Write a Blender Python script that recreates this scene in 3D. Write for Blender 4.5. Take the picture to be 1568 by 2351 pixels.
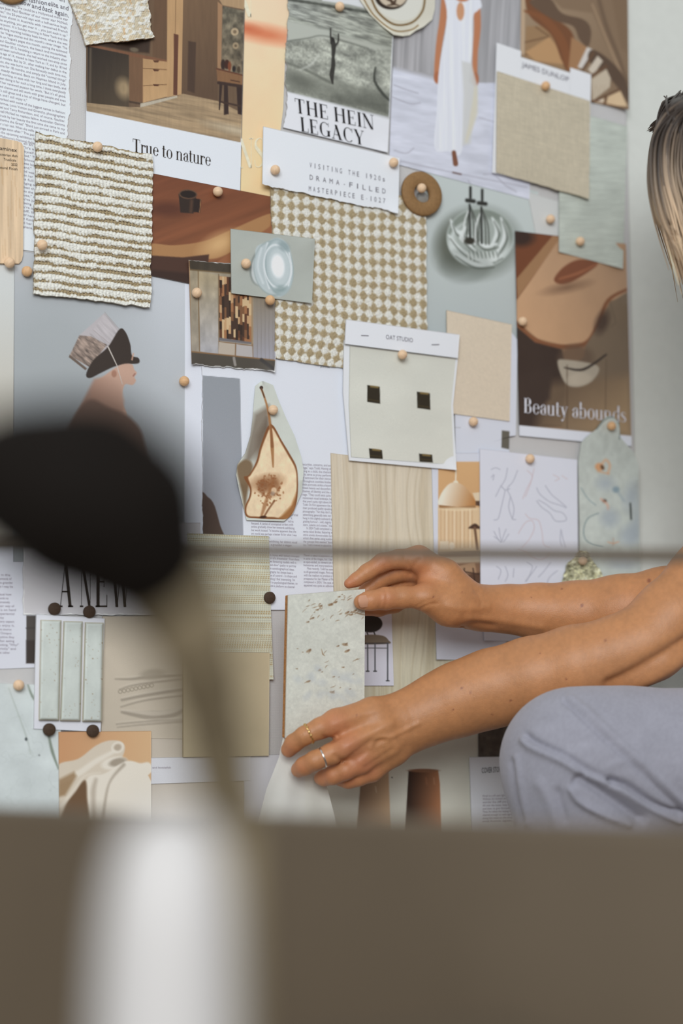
import bpy, math
import numpy as np
from mathutils import Matrix, Vector

sc = bpy.context.scene
for _o in list(bpy.data.objects):
    bpy.data.objects.remove(_o)

# ------------------------------------------------------------------ camera
FW, FH, FPX = 1568, 2351, 3650.0
YAW, PITCH, DIST = math.radians(25.4), math.radians(7.4), 1.85
F_ = np.array([math.sin(YAW) * math.cos(PITCH), math.cos(YAW) * math.cos(PITCH), math.sin(PITCH)])
R_ = np.array([math.cos(YAW), -math.sin(YAW), 0.0])
U_ = np.cross(R_, F_)
CAM = np.array([0.0, 0.0, 0.52 + DIST * math.sin(PITCH)]) - DIST * F_
cd = bpy.data.cameras.new('camera')
cam = bpy.data.objects.new('camera', cd)
sc.collection.objects.link(cam)
cd.sensor_fit = 'VERTICAL'
cd.sensor_height = 36.0
cd.lens = 36.0 * FPX / FH
cd.clip_start = 0.02
M = Matrix.Identity(4)
for i in range(3):
    M[i][0], M[i][1], M[i][2], M[i][3] = R_[i], U_[i], -F_[i], CAM[i]
cam.matrix_world = M
cd.dof.use_dof = True
cd.dof.focus_distance = 1.77
cd.dof.aperture_fstop = 2.0
cd.dof.aperture_blades = 0
sc.camera = cam

# ------------------------------------------------------------------ light and exposure
sc.view_settings.view_transform = 'Standard'
sc.view_settings.look = 'None'
sc.view_settings.gamma = 1.0
sc.view_settings.use_curve_mapping = False
sc.view_settings.exposure = 0.0
wd = bpy.data.worlds.new('world')
sc.world = wd
wd.use_nodes = True
wd.node_tree.nodes['Background'].inputs[0].default_value = (0.93, 0.97, 1.0, 1)
_n = wd.node_tree.nodes
_tc = _n.new('ShaderNodeTexCoord'); _sx = _n.new('ShaderNodeSeparateXYZ'); _mr = _n.new('ShaderNodeMapRange')
_mr.inputs['From Min'].default_value = -0.7; _mr.inputs['From Max'].default_value = 0.8
_mr.inputs['To Min'].default_value = 0.20; _mr.inputs['To Max'].default_value = 0.50
wd.node_tree.links.new(_tc.outputs['Generated'], _sx.inputs[0])
wd.node_tree.links.new(_sx.outputs['Z'], _mr.inputs['Value'])
wd.node_tree.links.new(_mr.outputs[0], _n['Background'].inputs[1])


def area_light(name, loc, target, sx, sy, power, color):
    l = bpy.data.lights.new(name, 'AREA')
    l.shape = 'RECTANGLE'
    l.size, l.size_y, l.energy, l.color = sx, sy, power, color
    o = bpy.data.objects.new(name, l)
    o.location = loc
    o.rotation_euler = (Vector(target) - Vector(loc)).to_track_quat('-Z', 'Y').to_euler()
    sc.collection.objects.link(o)
    return o


area_light('window_daylight', (-1.6, -3.3, 1.68), (0.3, 0.0, 0.70), 2.0, 1.5, 90.0, (0.95, 0.98, 1.0))

# ------------------------------------------------------------------ helpers
ALB = 0.80          # light level on the board: printed colour seen / ALB = pigment


def lin(c):
    c = np.asarray(c, float) / 255.0
    return np.where(c <= 0.04045, c / 12.92, ((c + 0.055) / 1.055) ** 2.4)


def pig(c):
    return np.clip(lin(c) / ALB, 0.0, 0.93)


def rays(px, py):
    px, py = np.asarray(px, float), np.asarray(py, float)
    return F_ + ((px - FW / 2) / FPX)[..., None] * R_ - ((py - FH / 2) / FPX)[..., None] * U_


def WP(px, py, w=0.0):
    """the place w metres in front of the board that lies under a pixel of the photograph"""
    d = rays(px, py)
    t = (-np.asarray(w, float) - CAM[1]) / d[..., 1]
    return CAM + d * t[..., None]


def DP(px, py, d):
    return CAM + rays(px, py) * np.asarray(d, float)[..., None]


def proj(V):
    q = V - CAM
    z = q @ F_
    return FW / 2 + FPX * (q @ R_) / z, FH / 2 - FPX * (q @ U_) / z, z


def hash1(i, seed):
    v = np.sin(i * 127.1 + seed * 311.7) * 43758.5453
    return v - np.floor(v)


def hash2(i, j, seed):
    v = np.sin(i * 127.1 + j * 311.7 + seed * 74.7) * 43758.5453
    return v - np.floor(v)


def noise1(x, seed=0):
    i = np.floor(x); f = x - i; f = f * f * (3 - 2 * f)
    return (hash1(i, seed) * (1 - f) + hash1(i + 1, seed) * f) * 2 - 1


def noise2(x, y, seed=0):
    i, j = np.floor(x), np.floor(y)
    f, g = x - i, y - j
    f, g = f * f * (3 - 2 * f), g * g * (3 - 2 * g)
    return ((hash2(i, j, seed) * (1 - f) + hash2(i + 1, j, seed) * f) * (1 - g) +
            (hash2(i, j + 1, seed) * (1 - f) + hash2(i + 1, j + 1, seed) * f) * g) * 2 - 1


def fbm(x, y, seed=0, o=4):
    s, a = 0, 0.5
    for k in range(o):
        s = s + a * noise2(x * 2 ** k, y * 2 ** k, seed + k)
        a *= 0.5
    return s


def seg_dist(X, Y, x0, y0, x1, y1):
    dx, dy = x1 - x0, y1 - y0
    t = np.clip(((X - x0) * dx + (Y - y0) * dy) / (dx * dx + dy * dy + 1e-9), 0, 1)
    return np.hypot(X - x0 - t * dx, Y - y0 - t * dy), t


def smooth_pts(pts, n=8, closed=False):
    """Catmull-Rom through the points"""
    p = [np.array(q, float) for q in pts]
    N = len(p)
    out = []
    for i in range(N if closed else N - 1):
        a, b = p[i], p[(i + 1) % N]
        pa = p[(i - 1) % N] if closed or i > 0 else a
        pb = p[(i + 2) % N] if closed or i + 2 < N else b
        for k in range(n):
            t = k / n
            out.append(0.5 * ((2 * a) + (b - pa) * t + (2 * pa - 5 * a + 4 * b - pb) * t * t + (3 * a - pa - 3 * b + pb) * t ** 3))
    if not closed:
        out.append(p[-1])
    return np.array(out)


class Paint:
    """inks on a printed sheet, in the coordinates of the sheet's own points"""

    def __init__(s, X, Y, U, V, base):
        s.X, s.Y, s.U, s.V = X, Y, U, V
        s.c = np.empty(X.shape + (3,))
        s.c[:] = base

    def mix(s, a, col):
        a = np.clip(a, 0, 1)[..., None]
        s.c = s.c * (1 - a) + np.asarray(col, float) * a

    def sub(s, x0, x1, y0, y1):
        return (s.X >= x0) & (s.X <= x1) & (s.Y >= y0) & (s.Y <= y1)

    def mask(s, pts, fe=1.5):
        p = np.asarray(pts, float)
        A = np.zeros(s.X.shape)
        b = s.sub(p[:, 0].min() - fe, p[:, 0].max() + fe, p[:, 1].min() - fe, p[:, 1].max() + fe)
        if not b.any():
            return A
        X, Y = s.X[b], s.Y[b]
        d = np.full(X.shape, 1e9)
        ins = np.zeros(X.shape, bool)
        q = np.roll(p, -1, 0)
        for (x0, y0), (x1, y1) in zip(p, q):
            d = np.minimum(d, seg_dist(X, Y, x0, y0, x1, y1)[0])
            if y0 != y1:
                ins ^= ((y0 > Y) != (y1 > Y)) & (X < (x1 - x0) * (Y - y0) / (y1 - y0) + x0)
        A[b] = np.clip(0.5 + np.where(ins, d, -d) / fe, 0, 1)
        return A

    def poly(s, pts, col, fe=1.5, a=1.0):
        s.mix(s.mask(pts, fe) * a, col)

    def grad(s, pts, p0, c0, p1, c1, fe=1.5, a=1.0):
        d = np.array(p1, float) - np.array(p0, float)
        t = np.clip(((s.X - p0[0]) * d[0] + (s.Y - p0[1]) * d[1]) / (d @ d), 0, 1)[..., None]
        s.mix(s.mask(pts, fe) * a, np.array(c0, float) * (1 - t) + np.array(c1, float) * t)

    def blob(s, pts, col, fe=1.5, a=1.0):
        s.poly(smooth_pts(pts, 6, True), col, fe, a)

    def ell(s, cx, cy, rx, ry, col, rot=0, fe=1.5, a=1.0, ring=None):
        c, n = math.cos(math.radians(rot)), math.sin(math.radians(rot))
        x, y = s.X - cx, s.Y - cy
        u, v = x * c + y * n, -x * n + y * c
        r = np.hypot(u / rx, v / ry)
        sd = (1 - r) * min(rx, ry)
        if ring:
            sd = ring / 2 - np.abs(sd)
        s.mix(np.clip(0.5 + sd / fe, 0, 1) * a, col)

    def line(s, pts, w, col, fe=1.2, a=1.0, curve=False):
        p = smooth_pts(pts, 6) if curve else np.asarray(pts, float)
        m = max(w if np.isscalar(w) else max(w), 1) + fe
        b = s.sub(p[:, 0].min() - m, p[:, 0].max() + m, p[:, 1].min() - m, p[:, 1].max() + m)
        if not b.any():
            return
        X, Y = s.X[b], s.Y[b]
        A = np.zeros(X.shape)
        n = len(p) - 1
        for i in range(n):
            d, t = seg_dist(X, Y, *p[i], *p[i + 1])
            ww = w if np.isscalar(w) else np.interp((i + t) / n, np.linspace(0, 1, len(w)), w)
            A = np.maximum(A, np.clip(0.5 + (ww / 2 - d) / fe, 0, 1))
        full = np.zeros(s.X.shape)
        full[b] = A * a
        s.mix(full, col)

    def mottle(s, amp, sx, sy, seed=0, m=None, ang=0.0, o=3):
        c, n = math.cos(ang), math.sin(ang)
        f = fbm((s.X * c + s.Y * n) / sx, (-s.X * n + s.Y * c) / sy, seed, o) * amp
        if m is not None:
            f = f * m
        s.c = s.c * (1 + f[..., None])


# ------------------------------------------------------------------ materials
def new_mat(name):
    m = bpy.data.materials.new(name)
    m.use_nodes = True
    nt = m.node_tree
    return m, nt, nt.nodes, nt.nodes['Principled BSDF']


def rgba(c):
    v = pig(c)
    return (float(v[0]), float(v[1]), float(v[2]), 1.0)


def add_noise_bump(nt, bs, scale, strength, dist=0.001, detail=4, stretch=None):
    n = nt.nodes
    tc = n.new('ShaderNodeTexCoord')
    mp = n.new('ShaderNodeMapping')
    if stretch:
        mp.inputs['Scale'].default_value = stretch
    nz = n.new('ShaderNodeTexNoise')
    nz.inputs['Scale'].default_value = scale
    nz.inputs['Detail'].default_value = detail
    bp = n.new('ShaderNodeBump')
    bp.inputs['Strength'].default_value = strength
    bp.inputs['Distance'].default_value = dist
    nt.links.new(tc.outputs['Object'], mp.inputs['Vector'])
    nt.links.new(mp.outputs[0], nz.inputs['Vector'])
    nt.links.new(nz.outputs['Fac'], bp.inputs['Height'])
    nt.links.new(bp.outputs[0], bs.inputs['Normal'])
    return nz


def ink_mat(name, rough, spec=0.25, bump=0.15, scale=900, sheen=0.0, grain=0.05):
    """pigment stored on the sheet, with paper grain worked over it"""
    m, nt, n, bs = new_mat(name)
    ca = n.new('ShaderNodeVertexColor'); ca.layer_name = 'Col'
    nz = add_noise_bump(nt, bs, scale, bump)
    mr = n.new('ShaderNodeMapRange')
    mr.inputs['To Min'].default_value = 1 - grain
    mr.inputs['To Max'].default_value = 1 + grain
    mx = n.new('ShaderNodeVectorMath'); mx.operation = 'SCALE'
    nt.links.new(nz.outputs['Fac'], mr.inputs['Value'])
    nt.links.new(ca.outputs['Color'], mx.inputs[0])
    nt.links.new(mr.outputs[0], mx.inputs['Scale'])
    nt.links.new(mx.outputs[0], bs.inputs['Base Color'])
    bs.inputs['Roughness'].default_value = rough
    bs.inputs['Specular IOR Level'].default_value = spec
    bs.inputs['Sheen Weight'].default_value = sheen
    return m


def plain_mat(name, c, rough=0.6, spec=0.3, bump=0.1, scale=200, var=0.12, stretch=None, c2=None, metal=0.0):
    m, nt, n, bs = new_mat(name)
    nz = add_noise_bump(nt, bs, scale, bump, stretch=stretch)
    rp = n.new('ShaderNodeValToRGB')
    a = np.array(rgba(c)); b = np.array(rgba(c2)) if c2 else a * (1 - var)
    b[3] = 1
    rp.color_ramp.elements[0].color = tuple(b)
    rp.color_ramp.elements[1].color = tuple(a)
    rp.color_ramp.elements[0].position = 0.35
    rp.color_ramp.elements[1].position = 0.65
    nt.links.new(nz.outputs['Fac'], rp.inputs['Fac'])
    nt.links.new(rp.outputs[0], bs.inputs['Base Color'])
    bs.inputs['Roughness'].default_value = rough
    bs.inputs['Specular IOR Level'].default_value = spec
    bs.inputs['Metallic'].default_value = metal
    return m


PAPER = ink_mat('matte_printed_paper', 0.6)
GLOSS = ink_mat('silk_printed_paper', 0.42, 0.35, 0.05)
CLOTH = ink_mat('woven_cloth', 0.95, 0.1, 0.4, 1600, 0.15, 0.16)
STONE = ink_mat('stone_glaze', 0.35, 0.4, 0.1, 300)
SKIN = ink_mat('skin', 0.46, 0.48, 0.3, 700, 0.0, 0.05)
SKIN.node_tree.nodes['Principled BSDF'].inputs['Subsurface Weight'].default_value = 0.06
SKIN.node_tree.nodes['Principled BSDF'].inputs['Subsurface Radius'].default_value = (0.012, 0.005, 0.003)
SKIN.node_tree.nodes['Principled BSDF'].inputs['Subsurface Scale'].default_value = 0.5
INK = plain_mat('black_printing_ink', (38, 34, 36), 0.7, 0.15)
INK_GREY = plain_mat('grey_printing_ink', (116, 112, 120), 0.7, 0.15)
INK_BODY = plain_mat('body_text_ink', (150, 141, 150), 0.7, 0.15)
INK_WHITE = plain_mat('white_printing_ink', (214, 214, 222), 0.6, 0.2)
INK_CREAM = plain_mat('cream_printing_ink', (233, 217, 192), 0.6, 0.2)
INK_BROWN = plain_mat('brown_printing_ink', (52, 44, 38), 0.7, 0.15)


# ------------------------------------------------------------------ meshes
def put(name, V, faces, mat, parent=None, col=None, smooth=True, origin=None):
    """faces: an (n,4) array of quads, or a list of index tuples"""
    V = np.asarray(V, float).reshape(-1, 3)
    if origin is None:
        origin = V.mean(0)
    me = bpy.data.meshes.new(name)
    if isinstance(faces, np.ndarray):
        n, k = faces.shape
        me.vertices.add(len(V)); me.vertices.foreach_set('co', (V - origin).astype(np.float32).ravel())
        me.loops.add(n * k); me.loops.foreach_set('vertex_index', faces.astype(np.int32).ravel())
        me.polygons.add(n)
        me.polygons.foreach_set('loop_start', np.arange(0, n * k, k, dtype=np.int32))
        me.update(calc_edges=True)
    else:
        me.from_pydata([tuple(v) for v in (V - origin)], [], [tuple(int(i) for i in f) for f in faces])
    if smooth:
        me.polygons.foreach_set('use_smooth', np.ones(len(me.polygons), bool))
    if col is not None:
        at = me.color_attributes.new('Col', 'FLOAT_COLOR', 'POINT')
        c = np.ones((len(V), 4), np.float32); c[:, :3] = col.reshape(-1, 3)
        at.data.foreach_set('color', c.ravel())
    me.validate()
    me.materials.append(mat)
    o = bpy.data.objects.new(name, me)
    sc.collection.objects.link(o)
    o.location = origin
    if parent is not None:
        o.parent = parent
        o.location = Vector(origin) - PLOC[parent.name]
    PLOC[o.name] = Vector(origin)
    return o


PLOC = {}


def tag(o, label, cat, group=None, kind=None):
    o['label'] = label
    o['category'] = cat
    if group:
        o['group'] = group
    if kind:
        o['kind'] = kind
    return o


def root(name, loc, label, cat, group=None):
    o = bpy.data.objects.new(name, None)
    sc.collection.objects.link(o)
    o.empty_display_size = 0.02
    o.location = loc
    PLOC[o.name] = Vector(loc)
    return tag(o, label, cat, group)


def grid_faces(nv, nu):
    i = np.arange(nv * nu).reshape(nv, nu)
    return np.stack([i[:-1, :-1], i[1:, :-1], i[1:, 1:], i[:-1, 1:]], -1).reshape(-1, 4)


def along(pts, t):
    p = np.asarray(pts, float)
    L = np.concatenate([[0], np.cumsum(np.hypot(*np.diff(p, axis=0).T))])
    L /= L[-1]
    return np.interp(t, L, p[:, 0]), np.interp(t, L, p[:, 1])


def sheet(name, L, R, w, paint=None, base=(214, 217, 226), step=1.9, torn=None, lift=(), bow=0.0, thick=0.0005,
          mat=None, parent=None, relief=None, core=(226, 224, 222), seed=1, rip=2.2):
    """a sheet of paper, card or cloth: L and R are its left and right edges from top to bottom"""
    hgt = max(np.hypot(*np.diff(np.asarray(e, float), axis=0).T).sum() for e in (L, R))
    wid = max(math.hypot(R[0][0] - L[0][0], R[0][1] - L[0][1]), math.hypot(R[-1][0] - L[-1][0], R[-1][1] - L[-1][1]),
              max(abs(along(R, t)[0] - along(L, t)[0]) for t in (0.25, 0.5, 0.75)))
    nv, nu = max(6, int(hgt / step)), max(6, int(wid / step))
    v, u = np.linspace(0, 1, nv), np.linspace(0, 1, nu)
    U, V = np.meshgrid(u, v)
    lx, ly = along(L, v); rx, ry = along(R, v)
    X = lx[:, None] * (1 - U) + rx[:, None] * U
    Y = ly[:, None] * (1 - U) + ry[:, None] * U
    torn = torn or {}
    if 'l' in torn:
        k = noise1(Y / 17.0, seed) * 0.7 + noise1(Y / 5.0, seed + 1) * 0.3
        X = X + k * torn['l'] * np.clip(1 - U * wid / 22, 0, 1)
    if 'r' in torn:
        k = noise1(Y / 17.0, seed + 2) * 0.7 + noise1(Y / 5.0, seed + 3) * 0.3
        X = X + k * torn['r'] * np.clip(1 - (1 - U) * wid / 22, 0, 1)
    if 't' in torn:
        k = noise1(X / 17.0, seed + 4) * 0.7 + noise1(X / 5.0, seed + 5) * 0.3
        Y = Y + k * torn['t'] * np.clip(1 - V * hgt / 22, 0, 1)
    if 'b' in torn:
        k = noise1(X / 17.0, seed + 6) * 0.7 + noise1(X / 5.0, seed + 7) * 0.3
        Y = Y + k * torn['b'] * np.clip(1 - (1 - V) * hgt / 22, 0, 1)
    p = Paint(X, Y, U, V, base)
    p.wid, p.hgt = wid, hgt
    if paint:
        paint(p)
    for e, dist in (('l', U * wid), ('r', (1 - U) * wid), ('t', V * hgt), ('b', (1 - V) * hgt)):
        if e in torn and rip > 0:
            p.mix(np.clip((rip + noise2(X / 9, Y / 9, seed + 9) * rip - dist) / 1.2, 0, 1), core)
    ww = w + bow * np.sin(math.pi * U) * np.sin(math.pi * np.clip(V, 0.0, 1)) + 0.0 * X
    for (u0, v0, rad, mm) in lift:
        d = np.hypot((U - u0) * wid, (V - v0) * hgt) / rad
        ww = ww + mm * 0.001 * np.clip(1 - d, 0, 1) ** 2
    if relief:
        ww = ww + relief(p)
    P = WP(X, Y, ww).reshape(-1, 3)
    col = pig(p.c).reshape(-1, 3)
    f = grid_faces(nv, nu)
    # a rim gives the sheet its thickness
    idx = np.arange(nv * nu).reshape(nv, nu)
    rim = np.concatenate([idx[:, 0], idx[-1, 1:], idx[::-1, -1][1:], idx[0, ::-1][1:-1]])
    B = P[rim] + np.array([0, thick, 0])
    n0 = len(P)
    a = np.arange(len(rim)); b = np.roll(a, -1)
    side = np.stack([rim[a], n0 + a, n0 + b, rim[b]], -1)
    P2 = np.concatenate([P, B]); col2 = np.concatenate([col, pig(np.tile(core, (len(rim), 1)))])
    return put(name, P2, np.concatenate([f, side[:, ::-1]]), mat or PAPER, parent, col2)


# ------------------------------------------------------------------ lettering
_fc = {}


def font_run(s):
    if s in _fc:
        return _fc[s]
    c = bpy.data.curves.new('lettering', 'FONT')
    c.body = s
    c.size = 1.0
    c.resolution_u = 2
    o = bpy.data.objects.new('lettering', c)
    sc.collection.objects.link(o)
    dg = bpy.context.evaluated_depsgraph_get()
    me = bpy.data.meshes.new_from_object(o.evaluated_get(dg))
    V = np.zeros(len(me.vertices) * 3); me.vertices.foreach_get('co', V)
    V = V.reshape(-1, 3)[:, :2]
    Fs = [tuple(p.vertices) for p in me.polygons]
    bpy.data.objects.remove(o); bpy.data.curves.remove(c); bpy.data.meshes.remove(me)
    _fc[s] = (V, Fs)
    return _fc[s]


T_, t_ = 0.15, 0.03


def _st(x, y0, y1, w=T_):
    return [(x - w / 2, y0), (x + w / 2, y0), (x + w / 2, y1), (x - w / 2, y1)]


def _hz(x0, x1, y, h=t_):
    return [(x0, y), (x1, y), (x1, y + h), (x0, y + h)]


def _sg(x0, y0, x1, y1, w=T_):
    return [(x0 - w / 2, y0), (x0 + w / 2, y0), (x1 + w / 2, y1), (x1 - w / 2, y1)]


def _arc(cx, cy, rx, ry, a0, a1, T=T_, t=t_, n=14):
    out, pr = [], None
    for k in range(n + 1):
        a = math.radians(a0 + (a1 - a0) * k / n)
        w = t + (T - t) * abs(math.cos(a)) ** 1.6
        o = (cx + rx * math.cos(a), cy + ry * math.sin(a))
        i = (cx + max(rx - w, 0) * math.cos(a), cy + (ry - (t + (w - t) * 0.15)) * math.sin(a))
        if pr:
            out.append([pr[0], o, i, pr[1]])
        pr = (o, i)
    return out


def _dot(cx, cy, r):
    return [(cx + r * math.cos(k * 0.785), cy + r * math.sin(k * 0.785)) for k in range(8)]


def _pl(pts, ws):
    p = smooth_pts(pts, 5)
    w = np.interp(np.linspace(0, 1, len(p)), np.linspace(0, 1, len(ws)), ws)
    d = np.gradient(p, axis=0)
    d /= np.hypot(d[:, 0], d[:, 1])[:, None]
    nn = np.stack([-d[:, 1], d[:, 0]], -1) * w[:, None] / 2
    return [[tuple(p[i] + nn[i]), tuple(p[i + 1] + nn[i + 1]), tuple(p[i + 1] - nn[i + 1]), tuple(p[i] - nn[i])] for i in range(len(p) - 1)]


X_ = 0.66
DID = {
    'T': (.72, [_st(.33, 0, 1), _hz(0, .66, 1 - t_), _st(.015, .76, 1, t_), _st(.645, .76, 1, t_), _hz(.2, .46, 0)]),
    'H': (.88, [_st(.17, 0, 1), _st(.69, 0, 1), _hz(.05, .3, 0), _hz(.05, .3, 1 - t_), _hz(.56, .82, 0), _hz(.56, .82, 1 - t_), _hz(.17, .69, .5)]),
    'E': (.68, [_st(.17, 0, 1), _hz(.05, .6, 0), _hz(.05, .6, 1 - t_), _hz(.17, .46, .5), _st(.585, 0, .25, t_), _st(.585, .78, 1, t_), _st(.45, .4, .62, t_)]),
    'I': (.36, [_st(.18, 0, 1), _hz(.05, .31, 0), _hz(.05, .31, 1 - t_)]),
    'N': (.84, [_st(.13, 0, 1, t_), _st(.7, 0, 1, t_), _sg(.13, 1, .66, 0, .17), _hz(.02, .25, 0), _hz(.58, .82, 1 - t_), _hz(.02, .14, 1 - t_)]),
    'L': (.62, [_st(.17, 0, 1), _hz(.05, .58, 0), _st(.565, 0, .28, t_), _hz(.05, .31, 1 - t_)]),
    'G': (.84, _arc(.42, .5, .37, .51, 48, 315) + [_st(.68, .05, .42), _hz(.54, .82, .42), _st(.70, .72, 1, t_)]),
    'A': (.8, [_sg(.40, 1, .12, 0, t_ * 1.2), _sg(.37, 1, .64, 0, .16), _hz(.2, .55, .3), _hz(.02, .24, 0), _hz(.52, .8, 0)]),
    'C': (.78, _arc(.42, .5, .37, .51, 45, 315) + [_st(.70, .7, 1, t_)]),
    'Y': (.76, [_sg(.14, 1, .38, .42, .16), _sg(.66, 1, .43, .44, t_), _st(.38, 0, .46), _hz(.25, .52, 0), _hz(.0, .28, 1 - t_), _hz(.54, .76, 1 - t_)]),
    'B': (.68, [_st(.17, 0, 1), _hz(.05, .35, 0), _hz(.05, .35, 1 - t_), _hz(.17, .35, .51)] + _arc(.34, .76, .24, .25, -90, 90) + _arc(.34, .27, .28, .27, -90, 90)),
    'S': (.6, _pl([(.5, .78), (.46, .94), (.3, .985), (.12, .88), (.12, .7), (.3, .54), (.48, .36), (.48, .14), (.3, .015), (.1, .06), (.06, .25)], [.03, .03, .03, .09, .13, .16, .13, .09, .03, .03, .03])),
    'W': (1.1, [_sg(.12, 1, .34, 0, .15), _sg(.58, 1, .36, 0, t_), _sg(.56, 1, .78, 0, .15), _sg(1.0, 1, .8, 0, t_), _hz(0, .26, 1 - t_), _hz(.45, .7, 1 - t_), _hz(.9, 1.1, 1 - t_)]),
    'r': (.46, [_st(.13, 0, X_, .12), _hz(.02, .27, 0), _hz(.02, .13, X_ - t_), _dot(.4, X_ - .09, .07)] + _arc(.31, X_ - .16, .17, .16, 60, 160)),
    'u': (.64, [_st(.13, .14, X_, .12), _st(.47, 0, X_, .12), _hz(.02, .13, X_ - t_), _hz(.36, .47, X_ - t_), _hz(.47, .6, 0)] + _arc(.28, .16, .21, .17, 180, 320, .12)),
    'e': (.56, _arc(.29, .33, .25, .345, 0, 330, .13) + [_hz(.06, .52, .36)]),
    't': (.38, [_st(.15, .1, .88, .12), _hz(.02, .33, X_ - t_)] + _arc(.25, .12, .16, .13, 180, 320, .12)),
    'o': (.6, _arc(.3, .33, .27, .345, 0, 360, .13, t_, 24)),
    'n': (.64, [_st(.13, 0, X_, .12), _st(.48, 0, .5, .12), _hz(.02, .25, 0), _hz(.37, .6, 0), _hz(.02, .13, X_ - t_)] + _arc(.32, X_ - .19, .22, .2, 0, 160, .12)),
    'a': (.54, [_st(.4, .1, .5, .12), _dot(.11, .49, .06), _hz(.42, .52, .0)] + _arc(.28, X_ - .19, .18, .2, 0, 160, .12) + _arc(.25, .19, .2, .2, 60, 320, .12)),
    'b': (.62, [_st(.13, 0, 1.05, .12), _hz(.02, .13, 1.02)] + _arc(.31, .33, .25, .345, -150, 150, .13)),
    'd': (.64, [_st(.48, 0, 1.05, .12), _hz(.38, .48, 1.02), _hz(.48, .6, 0)] + _arc(.3, .33, .25, .345, 30, 330, .13)),
    's': (.46, _pl([(.36, .5), (.33, .62), (.22, .645), (.1, .58), (.1, .46), (.22, .36), (.35, .24), (.35, .1), (.22, .015), (.09, .05), (.06, .18)], [.03, .03, .03, .07, .1, .12, .1, .07, .03, .03, .03])),
    'y': (.56, [_sg(.12, X_, .31, .0, .13), _sg(.48, X_, .2, -.28, t_ * 1.3), _dot(.14, -.25, .065), _hz(.0, .25, X_ - t_), _hz(.38, .58, X_ - t_)]),
    ' ': (.3, []),
}


def didone_run(s, track=0.0):
    V, Fs, x = [], [], 0
    for ch in s:
        adv, polys = DID[ch]
        for p in polys:
            Fs.append(tuple(range(len(V), len(V) + len(p))))
            V += [(a + x, b) for a, b in p]
        x += adv + track
    return np.array(V), Fs


def lettering(lines, w, mat, parent, name='lettering'):
    """lines: (run, x0, y0, x1, y1, height in px [, lean]): baseline from (x0,y0) to (x1,y1); x1 None keeps natural width"""
    AV, AF, n = [], [], 0
    for ln in lines:
        run, x0, y0, x1, y1, h = ln[:6]
        lean = ln[6] if len(ln) > 6 else 0.0
        V, Fs = font_run(run) if isinstance(run, str) else run
        if len(V) == 0:
            continue
        wid = V[:, 0].max() - V[:, 0].min()
        x = V[:, 0] - V[:, 0].min()
        if isinstance(run, str):
            h = h / 0.73
        if x1 is None:
            ex = np.array([1.0, y1]) * h * 0.9
        else:
            ex = np.array([x1 - x0, y1 - y0], float) / wid
        ey = np.array([lean * h, -h])
        Q = np.array([x0, y0], float) + x[:, None] * ex + V[:, 1][:, None] * ey
        AV.append(WP(Q[:, 0], Q[:, 1], w))
        AF += [tuple(i + n for i in f) for f in Fs]
        n += len(V)
    return put(name, np.concatenate(AV), AF, mat, parent, smooth=False)
# ------------------------------------------------------------------ the setting
def box(name, lo, hi, mat, parent=None, bev=0.0):
    lo, hi = np.array(lo, float), np.array(hi, float)
    V = np.array([[(lo, hi)[i >> k & 1][k] for k in range(3)] for i in range(8)])
    Fs = [(0, 2, 3, 1), (4, 5, 7, 6), (0, 1, 5, 4), (2, 6, 7, 3), (0, 4, 6, 2), (1, 3, 7, 5)]
    o = put(name, V, Fs, mat, parent, smooth=False)
    if bev:
        b = o.modifiers.new('bevel', 'BEVEL'); b.width = bev; b.segments = 3
    return o


WALLM = plain_mat('pale_sage_wall_paint', (207, 209, 203), 0.7, 0.2, 0.08, 60, 0.03)
FLOORM = plain_mat('oak_floor', (112, 94, 76), 0.5, 0.3, 0.1, 9, 0.25, (1, 9, 1))
wl = box('wall_back', (-2.6, 0.012, 0.0), (3.2, 0.11, 2.7), WALLM); wl['kind'] = 'structure'
fl = box('floor', (-2.6, -3.4, -0.06), (3.2, 0.11, 0.0), FLOORM); fl['kind'] = 'structure'
bb = box('baseboard_back', (-2.6, 0.0, 0.0), (3.2, 0.012, 0.09), plain_mat('skirting_paint', (205, 206, 202), 0.5)); bb['kind'] = 'structure'


def weave_mat(name, c, c2, freq):
    m, nt, n, bs = new_mat(name)
    tc = n.new('ShaderNodeTexCoord')
    out = []
    for d in ('X', 'Z'):
        wv = n.new('ShaderNodeTexWave'); wv.bands_direction = d
        wv.inputs['Scale'].default_value = freq
        wv.inputs['Distortion'].default_value = 1.5
        wv.inputs['Detail Scale'].default_value = 3
        nt.links.new(tc.outputs['Object'], wv.inputs['Vector'])
        out.append(wv)
    ml = n.new('ShaderNodeMath'); ml.operation = 'MULTIPLY'
    nt.links.new(out[0].outputs['Fac'], ml.inputs[0]); nt.links.new(out[1].outputs['Fac'], ml.inputs[1])
    rp = n.new('ShaderNodeValToRGB')
    rp.color_ramp.elements[0].color = rgba(c2); rp.color_ramp.elements[1].color = rgba(c)
    rp.color_ramp.elements[1].position = 0.6
    nt.links.new(ml.outputs[0], rp.inputs['Fac']); nt.links.new(rp.outputs[0], bs.inputs['Base Color'])
    bp = n.new('ShaderNodeBump'); bp.inputs['Strength'].default_value = 0.3; bp.inputs['Distance'].default_value = 0.0005
    nt.links.new(ml.outputs[0], bp.inputs['Height']); nt.links.new(bp.outputs[0], bs.inputs['Normal'])
    bs.inputs['Roughness'].default_value = 0.95
    bs.inputs['Specular IOR Level'].default_value = 0.1
    return m


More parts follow.
